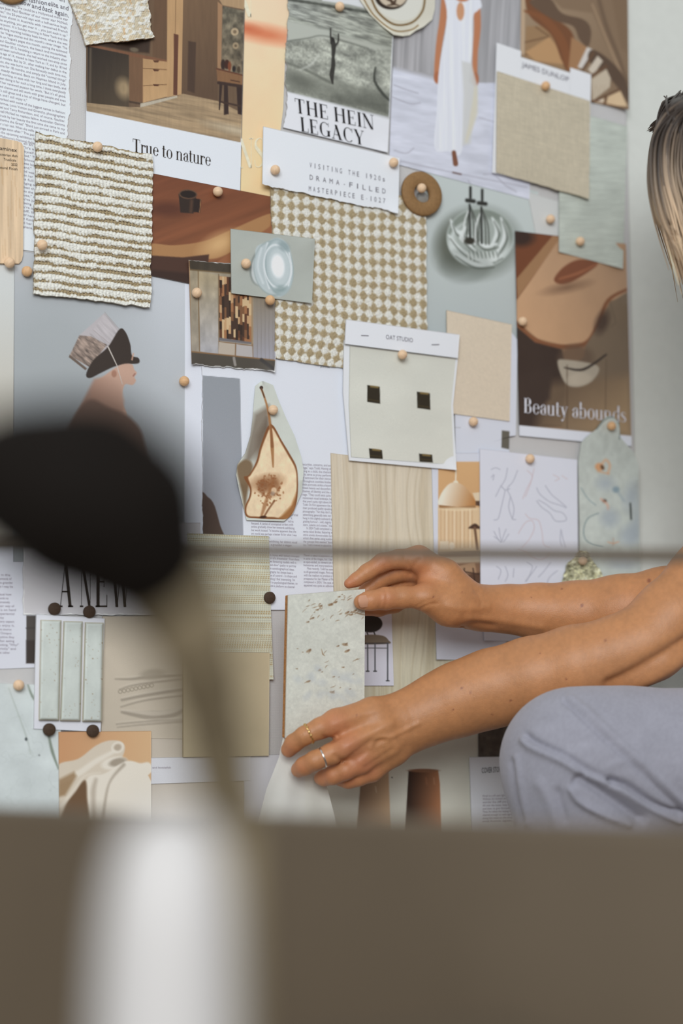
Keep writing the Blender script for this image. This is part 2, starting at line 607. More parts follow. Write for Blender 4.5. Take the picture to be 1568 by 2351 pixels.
BOARDM = weave_mat('grey_linen', (206, 204, 203), (178, 176, 175), 330)
q = WP(np.array([-330., 1446, 1468, 1479, -300.]), np.array([-260., -260, 1200, 1900, 1990]), 0.0)
bx1 = float(q[3, 0]); bz0 = float(q[3, 2]) - 0.05; bz1 = float(q[1, 2]); bx0 = float(q[0, 0])
bd = box('pinboard', (bx0, 0.0, bz0), (bx1, 0.012, bz1), BOARDM, bev=0.003)
tag(bd, 'large grey linen pinboard on the wall under all the papers', 'pinboard')

WHITE = (215, 218, 227)


# ------------------------------------------------------------------ papers, back to front
def newspaper():
    o = sheet('magazine_page', [(-60, -34), (-60, 560)], [(166, -24), (166, 40), (162, 110), (161, 240), (155, 320), (120, 582)], .001,
              base=(215, 220, 230), torn={'r': 4}, seed=3, core=(150, 130, 112), rip=.5)
    a = .27
    rows = ["l and modern. She could be a Hollywood movie star", "says Jean Paul Gaultier of our cover star McNeil.", "that.\" the 25-year-old says with a half-serious laugh,",
            "photo shoot in Australia with renowned French", "like anything, you get over it ... you just suck it up.\"", "the point. It is Sunday morning in New York and the",
            "eek-long working holiday back home, where she was", "d for Vogue stories and this month's cover image. The", "uilt on Vogue's pages this month, pairing the tattooed",
            "Paul Gaultier couture, the beach and motorbikes.", "ovember 2012, heralding a return to the industry after", "had been tumultuous, she had worked non-stop since",
            "the age of 14, moved to New York at 17, and by 18 had", "nal models. But by 21, after making her debut in the", "tutu, she was burnt out. She famously took time out,",
            "gone for 18 months, and simply did \"normal things\"", "n steady demand. Back on Hayman Island in July,", "nd working, at ease with her long and lean body, and",
            "been doing it for such a long time, I think everybody", "of her renewed passion for work. \"But it's all good.", "ood chance and still work with great people and even",
            "It's still great and a lot of things have changed, but", "ks, and I still enjoy it.\"", "worked with some of the biggest names in fashion:",
            "Hermes, Louis Vuitton and Givenchy, photographers", "dsel and Terry Richardson, and, of course, Gaultier.", "r-tall McNeil to replace fellow Australian Gemma",
            "struck by her beauty the first time she came to my", "atherine the Great\" \"She'd just arrived in Paris and", "for a hair test. When she walks in, it", "oyage soon after.\" The pair", "in the upcoming exhibition for", "t Melbourne's National Gallery"]
    L = []
    for i, r in enumerate(rows):
        y0 = 8 + i * 9.55
        x1 = 156 - i * .27
        fr = min(1, len(r) / 50)
        if i in (22, 30, 31, 32, 29):
            x1 = {22: 62, 30: 80, 31: 84, 32: 84, 29: 92}[i]
        L.append((r, -4, y0, x1, y0 + (x1 + 4) * (a - i * .0012) * .92, 5.6))
    L2 = ["ell an \"inc", "\"It's a b", "myself as", "ned.\" Th", "followed", "was loo", "end.\"", "nd was l", "on her", "is full of", "nging of", "past ch", "so she", "ues,\" di", "u've just", "being", "u're ton", "off, like", "of herse", "n Kard", "d her b", "place.\""]
    for i, r in enumerate(L2):
        y0 = 331 + i * 9.1
        L.append((r, 54, y0, 54 + 3.6 * len(r), y0 + .2 * 3.6 * len(r), 5.4))
    lettering(L, .0017, INK_BODY, o, 'body_text')
    lettering([("fashion ", 66, 4, 108, 12, 11), ("elite", 110, 12, 132, 17, 11, .2), (", and", 132, 17, 157, 24, 11), ("slow", 46, 9, 69, 15, 11, .2),
               ("and", 73, 17, 94, 23, 11), ("back", 97, 23, 121, 30, 11, .2), ("again.", 126, 31, 158, 40, 11), ("er th", 116, -6, 148, 5, 12)], .0017, INK_GREY, o, 'heading')
    tag(o, 'magazine page of small grey text with torn right edge beside the kitchen page', 'page')


def left_strip():
    def pt(p):
        p.grad([(-130, 570), (40, 590), (40, 1240), (-130, 1240)], (0, 600), (199, 203, 203), (0, 1000), (184, 178, 165), 1)
    o = sheet('paper_sheet', [(-110, 585), (-110, 1240)], [(33, 612), (28, 1240)], .0008, pt, base=(200, 203, 203))
    tag(o, 'plain pale grey sheet below the wooden sample at the board edge', 'paper')


def kitchen():
    def pt(p):
        br = (101, 81, 63)
        p.poly([(190, -30), (570, -30), (552, 325), (199, 254)], br, 1)
        p.grad([(198, -30), (388, -30), (384, 140), (300, 122), (198, 105)], (200, 0), (92, 72, 56), (384, 60), (104, 82, 62), 1)
        p.poly([(355, -30), (384, -30), (382, 138), (350, 130)], (98, 74, 55), 2)
        p.poly([(199, 100), (298, 120), (384, 138), (384, 146), (296, 130), (199, 108)], (116, 80, 58))
        p.poly([(199, 70), (290, 75), (345, 90), (343, 122), (296, 118), (199, 98)], (58, 44, 34), 5)
        p.ell(308, 114, 10, 5, (104, 92, 76), 8, 3)
        p.grad([(201, 106), (296, 126), (296, 248), (201, 238)], (200, 120), (44, 36, 30), (292, 240), (78, 66, 52), 2)
        p.ell(284, 203, 16, 22, (160, 138, 106), -15, 16, .85)
        p.line([(208, 112), (206, 236)], 5, (92, 80, 66), 5, .8)
        p.poly([(296, 128), (328, 134), (329, 235), (297, 231)], (110, 82, 60))
        p.grad([(328, 134), (384, 142), (383, 222), (328, 236)], (328, 140), (168, 133, 96), (383, 220), (184, 149, 108), 1.5)
        for y0, y1 in ((157, 160), (197, 194)):
            p.line([(329, y0), (383, y1)], 1.4, (98, 68, 44))
        for hx, hy in ((358, 140), (358, 161), (358, 195)):
            p.poly([(351, hy - 2), (366, hy - 1), (363, hy + 3), (354, hy + 3)], (84, 52, 36), 1)
        p.poly([(384, -30), (421, -30), (417, 217), (383, 223)], (176, 141, 102))
        p.line([(404, -30), (402, 76)], 1.2, (126, 96, 66))
        p.poly([(399, 77), (410, 80), (407, 219), (398, 218)], (92, 58, 44), 1)
        p.grad([(421, -30), (506, -30), (500, 232), (417, 216)], (421, 0), (112, 88, 66), (500, 200), (90, 70, 54), 1.5)
        p.poly([(432, 94), (450, 97), (447, 214), (430, 208)], (72, 55, 44), 3)
        p.poly([(500, 4), (511, 12), (508, 158), (499, 156)], (152, 118, 88), 1.5)
        p.poly([(506, -30), (575, -30), (572, 24), (511, 12), (504, 0)], (164, 136, 104), 2)
        p.grad([(511, 14), (565, 26), (561, 172), (508, 158)], (511, 20), (98, 92, 78), (561, 170), (112, 100, 82), 1.5)
        m = p.mask([(511, 14), (565, 26), (561, 172), (508, 158)])
        p.mottle(.5, 9, 12, 5, m)
        p.ell(539, 73, 9, 9, (170, 150, 122), 0, 2); p.ell(539, 73, 4, 4, (118, 100, 78), 0, 2)
        p.ell(541, 105, 7, 8, (150, 132, 106), 0, 2); p.ell(541, 105, 3, 3, (98, 84, 66), 0, 2)
        for x, y, rx, ry, c in ((512, 148, 5, 12, (52, 38, 32)), (521, 148, 6, 11, (60, 36, 28)), (527, 152, 4, 11, (118, 66, 42)), (537, 158, 4, 7, (40, 34, 32)), (548, 160, 4, 8, (74, 60, 46))):
            p.ell(x, y, rx, ry, c, 0, 2)
        p.poly([(497, 157), (562, 174), (560, 196), (499, 186)], (126, 92, 64), 1.5)
        p.line([(497, 158), (562, 174)], 3, (94, 58, 42))
        p.line([(530, 184), (550, 188)], 3, (80, 54, 40))
        p.poly([(199, 236), (297, 246), (326, 246), (405, 222), (420, 215), (500, 232), (562, 262), (552, 327), (199, 255)], (152, 130, 102), 1.5)
        m = p.mask([(199, 236), (300, 246), (405, 222), (500, 232), (562, 262), (552, 327), (199, 255)])
        p.mottle(.22, 60, 5, 8, m, .2)
        p.ell(545, 300, 60, 9, (186, 172, 148), 14, 14, .8)
        p.poly([(322, 238), (407, 219), (407, 224), (322, 247)], (176, 166, 148), 1.5)
        p.poly([(296, 231), (322, 236), (322, 240), (297, 236)], (70, 54, 42), 2)
        for q in ([(504, 190), (511, 191), (505, 253), (502, 252)], [(514, 192), (523, 193), (525, 262), (514, 264)], [(543, 197), (560, 199), (556, 264), (546, 262)]):
            p.poly(q, (52, 38, 34), 1.5)
        p.line([(502, 190), (560, 199)], 7, (58, 42, 36), 2); p.line([(508, 234), (558, 245)], 4, (62, 46, 38), 2)
        p.mottle(.05, 4, 40, 2, p.mask([(190, -30), (570, -30), (552, 325), (199, 254)]))
    o = sheet('magazine_page', [(199, -24), (196, 415)], [(562, -24), (551, 440)], .0025, pt, base=(214, 218, 228), step=1.6, mat=GLOSS, lift=[(0, .6, 60, 2)])
    lettering([(didone_run("True to nature"), 305, 348, 484, 381, 30)], .0031, INK_BROWN, o)
    tag(o, 'magazine page with a brown kitchen photo and the words True to nature', 'page')


def peach():
    def pt(p):
        p.grad([(540, -30), (670, -30), (640, 470), (540, 470)], (600, -20), (234, 202, 172), (600, 460), (232, 198, 152), 2)
        p.mottle(.04, 60, 60, 4)
        p.ell(608, 78, 70, 17, (204, 120, 84), 11, 26, .95)
        p.ell(570, 66, 22, 9, (192, 100, 66), 11, 16, .8)
    o = sheet('magazine_page', [(563, -24), (552, 440)], [(668, -24), (655, 120), (650, 250), (625, 456)], .0015, pt, base=(232, 200, 166), mat=GLOSS)
    lettering([(didone_run("NS"), 548, 386, 606, 384, 68), (didone_run("N"), 540, 40, 582, 38, 80)], .0021, INK_CREAM, o)
    tag(o, 'peach coloured magazine page with a burnt orange smear and pale capitals', 'page')


def dress():
    def pt(p):
        p.grad([(880, -30), (1250, -30), (1240, 190), (880, 190)], (900, 0), (150, 148, 150), (1240, 60), (166, 165, 168), 1)
        m = p.mask([(880, -30), (1250, -30), (1240, 215), (880, 150)])
        p.mottle(.22, 14, 300, 3, m, .06); p.mottle(.12, 5, 300, 6, m, .05)
        p.poly([(880, 150), (1015, 185), (1240, 215), (1240, 480), (880, 480)], (198, 200, 212), 14)
        m = p.mask([(880, 150), (1015, 185), (1240, 215), (1240, 480), (880, 480)], 10)
        p.mottle(.1, 50, 12, 9, m, .15)
        for q in ([(905, 195), (930, 205), (960, 214)], [(900, 222), (940, 238), (965, 236)], [(905, 345), (932, 352), (950, 340)], [(1100, 270), (1135, 280)], [(1140, 300), (1132, 340)], [(1110, 400), (1135, 402), (1160, 425), (1185, 440)], [(1075, 415), (1082, 425)], [(920, 370), (1040, 396), (1210, 430)]):
            p.line(q, 2.2, (150, 148, 158), 3, .7, True)
        sk = (178, 118, 84)
        p.line([(1022, -20), (1018, 40), (1010, 90), (1004, 140), (1003, 172)], [16, 17, 15, 12, 13], sk, 2.5, 1, True)
        p.ell(1004, 178, 8, 14, (165, 102, 70), 0, 3)
        p.line([(1093, 0), (1096, 60), (1091, 120), (1090, 165)], [17, 16, 12, 12], sk, 2.5, 1, True)
        p.ell(1091, 182, 8, 17, (165, 102, 70), 0, 3)
        p.blob([(1018, -22), (1050, -28), (1090, -22), (1106, 12), (1097, 24), (1086, 40), (1084, 110), (1078, 170), (1068, 260), (1058, 352), (1030, 347), (998, 340), (1003, 250), (1008, 160), (1026, 40)], (214, 216, 224), 2)
        m = p.mask([(1020, 0), (1090, 0), (1080, 200), (1060, 350), (1000, 342), (1010, 150)])
        p.mottle(.05, 5, 160, 5, m)
        p.poly([(1060, 140), (1082, 145), (1098, 205), (1080, 330), (1061, 335), (1064, 220)], (196, 196, 194), 5, .9)
        p.line([(1092, 200), (1088, 260), (1070, 325)], [6, 16, 4], (202, 196, 176), 6, .8, True)
        p.ell(1057, 26, 9, 21, (192, 142, 108), 0, 2)
        p.ell(1062, -6, 16, 10, sk, 0, 3)
        p.line([(1042, 350), (1046, 376)], [10, 12], (120, 78, 58), 2)
        p.line([(1040, 396), (1058, 400)], 4, (110, 90, 88), 2)
    o = sheet('magazine_page', [(908, -24), (893, 372)], [(1236, -24), (1215, 458)], .0016, pt, base=(198, 200, 212), step=1.7, mat=GLOSS)
    tag(o, 'fashion photo page of a person in a long white sleeveless dress', 'page')


def whisk():
    def pt(p):
        p.grad([(960, 380), (1260, 380), (1260, 800), (960, 800)], (1230, 420), (189, 197, 195), (990, 760), (176, 183, 182), 1)
        p.grad([(960, 620), (1200, 620), (1200, 800), (960, 800)], (1080, 620), (182, 189, 187), (1080, 790), (168, 176, 178), 1, .6)
        p.ell(1098, 556, 92, 78, (84, 90, 80), 0, 34, .55)
        p.ell(1050, 560, 46, 62, (70, 72, 60), 25, 34, .6)
        p.ell(1103, 545, 78, 68, (178, 186, 182), 0, 4)
        p.ell(1103, 540, 74, 60, (126, 134, 126), 0, 6)
        p.ell(1100, 558, 70, 56, (196, 203, 200), 0, 6)
        p.ell(1108, 545, 64, 46, (150, 158, 152), 0, 8, .8)
        for i, q in enumerate(([(1035, 505), (1045, 530), (1070, 540), (1085, 560)], [(1030, 540), (1060, 575), (1110, 600), (1150, 585)], [(1150, 500), (1160, 540), (1140, 580)], [(1070, 520), (1060, 545), (1090, 575)], [(1130, 500), (1142, 530), (1130, 560)], [(1042, 580), (1085, 606), (1130, 606)], [(1085, 545), (1110, 565), (1140, 560)])):
            p.line(q, [4, 12, 5], (212, 218, 216), 4, .95, True)
            p.line([(x + 4, y + 8) for x, y in q], [2, 5, 2], (76, 82, 74), 4, .75, True)
        for k in range(8):
            x = 1072 + k * 9
            p.line([(x, 578), (x + 4, 592), (x + 3, 600)], [2, 5, 2], (206, 212, 208), 2.5, .9, True)
            p.line([(x + 5, 578), (x + 8, 592)], 2, (96, 102, 96), 2, .7)
        for bx, top in ((1080, 430), (1107, 436)):
            for off in (-14, -7, 0, 7, 13):
                p.line([(bx, top + 44), (bx + off, top + 80), (bx + off * 1.2, top + 125)], 3.2, (88, 92, 86) if off % 2 else (206, 210, 208), 1.6, 1, True)
            p.line([(bx - 2, top + 40), (bx - 1, top + 122)], 5, (50, 52, 48), 2)
            p.line([(bx, top), (bx, top + 24)], 6, (38, 38, 34), 2)
            p.line([(bx - 8, top + 30), (bx + 8, top + 32)], 9, (44, 44, 40), 3)
        p.ell(1078, 553, 12, 8, (52, 50, 42), 0, 4)
        p.ell(1068, 610, 60, 40, (84, 90, 84), 0, 12, .25)
    o = sheet('magazine_page', [(975, 384), (972, 770)], [(1236, 440), (1234, 545), (1190, 775)], .0008, pt, base=(184, 192, 190), step=1.7, mat=GLOSS)
    tag(o, 'pale green photo page of a whisk standing in whipped cream', 'page')


def stairs():
    def pt(p):
        p.grad([(1190, -30), (1450, -30), (1450, 260), (1190, 260)], (1200, 0), (150, 128, 104), (1440, 200), (124, 102, 80), 1)
        p.poly([(1194, -30), (1206, -30), (1204, 125), (1194, 125)], (178, 154, 128))
        p.poly([(1208, 60), (1290, 60), (1300, 160), (1204, 132)], (146, 116, 84), 3)
        for q in ([(1206, 97), (1262, 84)], [(1206, 125), (1280, 112)], [(1230, 62), (1262, 84), (1300, 160)]):
            p.line(q, 3, (108, 80, 56), 3)
        p.poly([(1262, 84), (1310, 150), (1230, 140), (1206, 120)], (176, 138, 98), 4)
        p.blob([(1206, -20), (1230, 10), (1270, 40), (1310, 70), (1320, 110), (1307, 160), (1290, 140), (1265, 80), (1215, 35)], (112, 72, 46), 3)
        p.line([(1205, 25), (1250, 45), (1290, 95), (1305, 155)], [5, 16, 20, 14], (124, 78, 48), 4, .9, True)
        p.blob([(1215, 5), (1260, -5), (1290, 30), (1340, 45), (1357, 70), (1350, 108), (1330, 90), (1315, 60), (1270, 45)], (96, 76, 60), 3)
        p.poly([(1312, 85), (1350, 110), (1328, 160), (1305, 158)], (154, 116, 82), 3)
        p.poly([(1348, 108), (1362, 114), (1338, 158), (1326, 154)], (200, 194, 188), 2)
        p.poly([(1240, -30), (1450, -30), (1450, 180), (1390, 100), (1360, 30), (1290, 20)], (126, 104, 82), 6)
        p.line([(1370, -20), (1392, 60), (1420, 130), (1440, 190)], [8, 10, 8, 6], (104, 84, 66), 5, .9, True)
        p.line([(1360, 10), (1392, 90), (1440, 200)], 3, (166, 140, 112), 4, .8, True)
        p.poly([(1400, -30), (1450, -30), (1450, 130), (1425, 110)], (120, 98, 76), 8)
        p.blob([(1358, 114), (1390, 130), (1425, 165), (1442, 200), (1443, 236), (1425, 210), (1395, 175), (1352, 140)], (86, 68, 54), 3)
        for q, c in (([(1350, 160), (1372, 128), (1384, 140), (1362, 172)], (196, 184, 168)), ([(1358, 182), (1392, 158), (1402, 180), (1400, 200), (1360, 232)], (186, 172, 152)), ([(1362, 236), (1424, 208), (1440, 244), (1390, 242)], (198, 172, 138)), ([(1360, 232), (1386, 222), (1384, 240)], (212, 196, 176))):
            p.poly(q, c, 2)
        for q in ([(1338, 160), (1362, 122)], [(1352, 178), (1392, 152)], [(1360, 234), (1422, 206)], [(1388, 240), (1392, 222)]):
            p.line(q, 6, (98, 72, 52), 2)
        for k in range(6):
            p.line([(1362 + k * 6, 196 + k * 0), (1364 + k * 6, 226 - k * 2)], 1, (150, 130, 108), 1, .6)
        p.line([(1357, 230), (1441, 250)], 2.5, (110, 78, 54), 2)
    o = sheet('photo_print', [(1196, -24), (1194, 200)], [(1441, -24), (1444, 252)], .0024, pt, step=1.7, mat=GLOSS, lift=[(1, 1, 70, 7)])
    tag(o, 'brown photo of a curved wooden staircase at the top right of the board', 'photo')


def swatch_under():
    o = sheet('paper_strip', [(1210, 440), (1234, 560)], [(1310, 470), (1300, 575)], .0014, base=(196, 197, 195))
    tag(o, 'narrow pale grey paper strip behind the sage net swatch', 'paper')

    def pt(p):
        s = np.sin(p.V * p.hgt * 2 * math.pi / 5.2) * .5 + np.sin(p.U * p.wid * 2 * math.pi / 4.2) * .35
        p.c = p.c * (1 + (s * .05)[..., None])
        p.mottle(.06, 40, 40, 6)
        p.mottle(.08, 30, 3, 9)
    o = sheet('fabric_swatch', [(1284, 245), (1283, 578)], [(1440, 290), (1430, 617)], .0045, pt, base=(181, 187, 178), step=1.5, mat=CLOTH, lift=[(1, 1, 90, 5), (0, 1, 60, 3)], bow=.001, core=(170, 178, 168))
    tag(o, 'sheer sage green net swatch hanging behind the beige linen swatch', 'swatch')


def linen_card():
    r = root('fabric_swatch', WP(1250, 270, .006), 'beige linen swatch on a white header card with cut notch', 'swatch')
    base = (216, 217, 220)
    # the card in three strips around the notch, one mesh
    segs = [([(1140, 98), (1130, 396)], [(1196, 117), (1194, 412)]), ([(1196, 131), (1194, 412)], [(1309, 167), (1304, 440)]), ([(1309, 155), (1304, 440)], [(1357, 171), (1352, 452)])]
    V, Fq, C = [], [], []
    n = 0
    for L, R in segs:
        nv, nu = 60, 20
        U, Vv = np.meshgrid(np.linspace(0, 1, nu), np.linspace(0, 1, nv))
        lx, ly = along(L, Vv[:, 0]); rx, ry = along(R, Vv[:, 0])
        X = lx[:, None] * (1 - U) + rx[:, None] * U; Y = ly[:, None] * (1 - U) + ry[:, None] * U
        V.append(WP(X, Y, .0060).reshape(-1, 3)); Fq.append(grid_faces(nv, nu) + n); C.append(np.tile(pig(base), (nv * nu, 1)))
        n += nv * nu
    put('header_card', np.concatenate(V), np.concatenate(Fq), PAPER, r, np.concatenate(C))

    def pt(p):
        a = fbm(p.U * 14, p.V * 150, 3, 2) * .22 + fbm(p.U * 130, p.V * 12, 7, 2) * .18
        p.c = p.c * (1 + a[..., None] * .3)
        p.mottle(.04, 90, 90, 2)
        wv = np.sin(p.U * p.wid * 2.1) * np.sin(p.V * p.hgt * 2.1)
        p.c = p.c * (1 + .03 * wv[..., None])
    sheet('fabric', [(1141, 163), (1139, 396)], [(1355, 232), (1352, 456)], .0076, pt, base=(188, 178, 157), step=1.3, mat=CLOTH, parent=r, lift=[(1, 1, 110, 6)], torn={'b': 1.2, 'r': 1}, rip=0, core=(180, 168, 142))
    lettering([("JAMES DUNLOP", 1198, 153, 1306, 188, 12)], .0066, INK_GREY, r)


def hein():
    def pt(p):
        p.poly([(640, -40), (915, -40), (893, 268), (656, 208)], (140, 143, 134), 1)
        p.grad([(650, -40), (720, -40), (912, 40), (912, 120), (650, 30)], (700, -20), (150, 153, 146), (880, 90), (140, 142, 132), 6)
        p.poly([(735, -40), (915, -40), (915, 36), (860, 24), (800, 10), (740, 2)], (206, 208, 210), 4)
        for k in range(16):
            x = 660 + k * 16
            p.ell(x, -2 + k * 2.6, 10, 3.5, (64, 66, 60), 10, 3, .85)
        m = p.mask([(640, 0), (912, 30), (912, 110), (640, 60)], 8)
        p.mottle(.5, 22, 3, 7, m, .26)
        p.poly([(656, 45), (760, 70), (770, 110), (720, 90), (656, 96)], (172, 175, 166), 8)
        p.poly([(778, 80), (850, 98), (902, 112), (900, 150), (840, 108), (780, 104)], (168, 170, 160), 8)
        p.line([(656, 95), (705, 88), (742, 82), (800, 98), (845, 112)], [3, 3, 2, 5, 4], (98, 100, 92), 4, .8, True)
        p.poly([(654, 100), (745, 86), (850, 114), (900, 112), (896, 268), (656, 208)], (152, 154, 144), 8)
        m = p.mask([(654, 96), (745, 86), (850, 112), (902, 114), (896, 268), (656, 208)], 5)
        p.mottle(.4, 30, 14, 11, m, .35); p.mottle(.22, 4, 4, 13, m)
        p.grad([(656, 190), (660, 205), (893, 268), (896, 215), (760, 180), (656, 150)], (760, 180), (132, 134, 124), (760, 240), (82, 84, 76), 16, .75)
        p.line([(656, 143), (700, 160), (752, 186), (764, 192)], [4, 6, 6, 3], (92, 94, 86), 5, .7, True)
        p.line([(690, 160), (714, 148), (730, 128)], [3, 5, 3], (196, 198, 190), 5, .6, True)
        p.line([(862, 155), (860, 185), (878, 214), (896, 232)], [4, 6, 7, 4], (58, 60, 54), 3, .9, True)
        p.ell(690, 185, 34, 14, (84, 86, 78), 20, 16, .6)
        fg = (52, 50, 46)
        p.line([(764, 94), (766, 108), (765, 130), (765, 150), (763, 164)], [10, 11, 7, 10, 6], fg, 2, 1, True)
        p.ell(763, 91, 4.2, 6, (34, 32, 30), 0, 1.5)
        p.line([(761, 100), (759, 82), (759, 65)], [5, 4, 3], fg, 1.6, 1, True)
        p.line([(769, 106), (776, 96), (777, 78)], [5, 4, 3], fg, 1.6, 1, True)
        p.line([(762, 156), (759, 172), (763, 191)], [6, 5, 3], fg, 1.6, 1, True)
        p.line([(766, 158), (764, 176), (764, 192)], [6, 5, 3], fg, 1.6, 1, True)
        p.line([(903, 70), (894, 268)], 2.4, (214, 217, 224), 2)
    o = sheet('magazine_page', [(664, -24), (658, 90), (656, 200), (660, 245), (648, 292)], [(908, -24), (890, 350)], .0034, pt, base=(216, 217, 222), step=1.5, torn={'l': 5}, mat=GLOSS, lift=[(1, 1, 50, 3)], seed=12, core=(176, 172, 164), rip=1)
    lettering([(didone_run("THE HEIN", .03), 679, 258, 860, 298, 33, -.08), (didone_run("LEGACY", .03), 692, 301, 838, 334, 33, -.08)], .0041, INK, o)
    tag(o, 'torn page with a grey beach photo above the words THE HEIN LEGACY', 'page')


def plates():
    def pt(p):
        p.mottle(.06, 40, 20, 4)
        e = (126, 98, 56)
        d = np.minimum(np.minimum(p.U * p.wid, (1 - p.U) * p.wid), (1 - p.V) * p.hgt)
        p.blob([(838, -60), (990, -60), (996, 20), (985, 52), (955, 66), (940, 76), (915, 74), (870, 40), (842, 5)], (198, 194, 180), 2)
        p.line([(832, -8), (856, 32), (890, 62), (915, 72), (945, 68), (960, 58)], 3, e, 2, 1, True)
        p.line([(850, -10), (868, 28), (905, 56), (945, 52), (970, 25), (976, -10)], 4.5, (112, 88, 52), 2, 1, True)
        p.blob([(856, -40), (968, -40), (970, 0), (955, 36), (920, 48), (880, 32), (862, 5)], (204, 203, 194), 2)
        p.ell(898, -10, 38, 32, (44, 34, 26), 0, 3)
        p.ell(902, -10, 33, 26, (190, 176, 156), 0, 3)
        for q in ([(880, -20), (890, -2), (905, 4)], [(895, -15), (900, 6), (915, 12)], [(910, -12), (905, 8), (890, 12)]):
            p.line(q, [2, 6, 2], (64, 46, 34), 3, .9, True)
    o = sheet('paper_cutout', [(815, -40), (826, 0), (850, 34), (880, 62), (904, 80), (925, 83)], [(1000, -40), (998, 20), (992, 45), (972, 62), (955, 70), (940, 81)], .0052, pt, base=(206, 202, 186), step=1.4, core=(130, 104, 66), lift=[(1, .8, 60, 5), (0, .9, 60, 5)])
    tag(o, 'cut-out picture of cream ceramic plates at the top edge', 'cutout')


def brown_table():
    def pt(p):
        p.grad([(330, 380), (640, 380), (640, 660), (330, 660)], (400, 400), (112, 66, 44), (430, 560), (124, 76, 50), 1)
        p.mottle(.12, 150, 14, 4, None, -.35, 3)
        p.ell(385, 480, 46, 16, (78, 44, 32), 0, 18, .75)
        p.blob([(340, 560), (400, 563), (470, 553), (530, 528), (622, 490), (622, 518), (560, 560), (500, 592), (440, 592), (340, 590)], (160, 118, 78), 2)
        p.ell(505, 560, 40, 20, (202, 164, 116), -25, 30, .9)
        p.poly([(500, 600), (620, 520), (626, 480), (626, 640), (480, 640)], (142, 92, 62), 2, .9)
        p.poly([(340, 586), (420, 591), (480, 584), (478, 604), (440, 660), (340, 660)], (72, 48, 38), 3)
        p.poly([(340, 618), (440, 628), (440, 660), (340, 660)], (52, 36, 30), 8, .8)
        p.poly([(410, 445), (451, 448), (444, 490), (414, 488)], (48, 36, 30), 2)
        p.poly([(446, 455), (462, 458), (459, 488), (443, 487)], (42, 30, 26), 1.5)
        p.line([(461, 458), (458, 487)], 1.6, (142, 104, 70))
        p.ell(432, 446, 21, 11, (92, 68, 52), 4, 1.5); p.ell(432, 446, 18, 8.5, (36, 26, 22), 4, 1.5)
        p.line([(440, 462), (438, 486)], 7, (82, 58, 44), 5, .8)
    o = sheet('photo_print', [(340, 396), (335, 630)], [(626, 452), (622, 690)], .0042, pt, step=1.8, mat=GLOSS)
    tag(o, 'photo of a dark cup on a red-brown wooden table beside the striped swatch', 'photo')


def hat():
    def pt(p):
        p.grad([(10, 560), (440, 560), (440, 1300), (10, 1300)], (400, 640), (192, 196, 202), (150, 1100), (150, 154, 156), 1)
        p.ell(120, 800, 160, 160, (150, 155, 156), 0, 200, .6)
        p.poly([(425, 630), (490, 630), (490, 1300), (423, 1300)], (212, 215, 224), 1.5)
        p.poly([(240, 718), (273, 756), (250, 800), (200, 842), (162, 815), (182, 770)], (176, 170, 172), 2)
        p.poly([(182, 770), (208, 772), (246, 792), (204, 842), (160, 816)], (134, 118, 108), 2)
        m = p.mask([(182, 770), (208, 772), (246, 792), (204, 842), (160, 816)])
        p.mottle(.55, 16, 4, 5, m, .7)
        m = p.mask([(240, 718), (273, 756), (248, 800), (206, 770)])
        p.mottle(.16, 5, 40, 7, m, -.7)
        for q in ([(206, 766), (248, 800)], [(214, 758), (256, 792)], [(240, 716), (276, 758)]):
            p.line(q, 1.2, (150, 140, 138), 1, .7)
        p.poly([(160, 814), (200, 846), (196, 850), (158, 820)], (100, 86, 76), 2)
        p.blob([(274, 756), (288, 762), (299, 790), (303, 816), (318, 822), (318, 834), (290, 836), (262, 842), (232, 856), (206, 868), (198, 858), (215, 826), (248, 796)], (54, 44, 38), 2)
        sk = (186, 152, 134)
        p.blob([(276, 838), (302, 836), (308, 848), (314, 856), (309, 866), (312, 874), (304, 884), (286, 884), (280, 920), (290, 960), (240, 1000), (180, 960), (205, 920), (216, 882), (240, 862)], sk, 3)
        p.grad([(216, 870), (270, 858), (285, 920), (280, 980), (160, 980)], (280, 880), sk, (200, 960), (128, 94, 78), 8, .9)
        p.blob([(150, 1000), (200, 920), (250, 935), (300, 960), (330, 1010), (330, 1120), (140, 1120)], (112, 88, 76), 10)
        p.ell(262, 858, 6, 8, (160, 118, 98), 0, 3)
        p.line([(303, 826), (306, 812)], 3, (190, 150, 128), 2)
        p.line([(310, 858), (306, 863)], 2.5, (140, 92, 82), 2)
        p.line([(248, 796), (268, 838), (281, 882)], [3, 2, 1.4], (188, 180, 172), 1.2)
    o = sheet('magazine_page', [(33, 574), (30, 1290)], [(474, 640), (474, 1290)], .002, pt, base=(184, 188, 192), step=1.8, mat=GLOSS)
    tag(o, 'grey photo page of a person in profile wearing a tall dark hat', 'page')


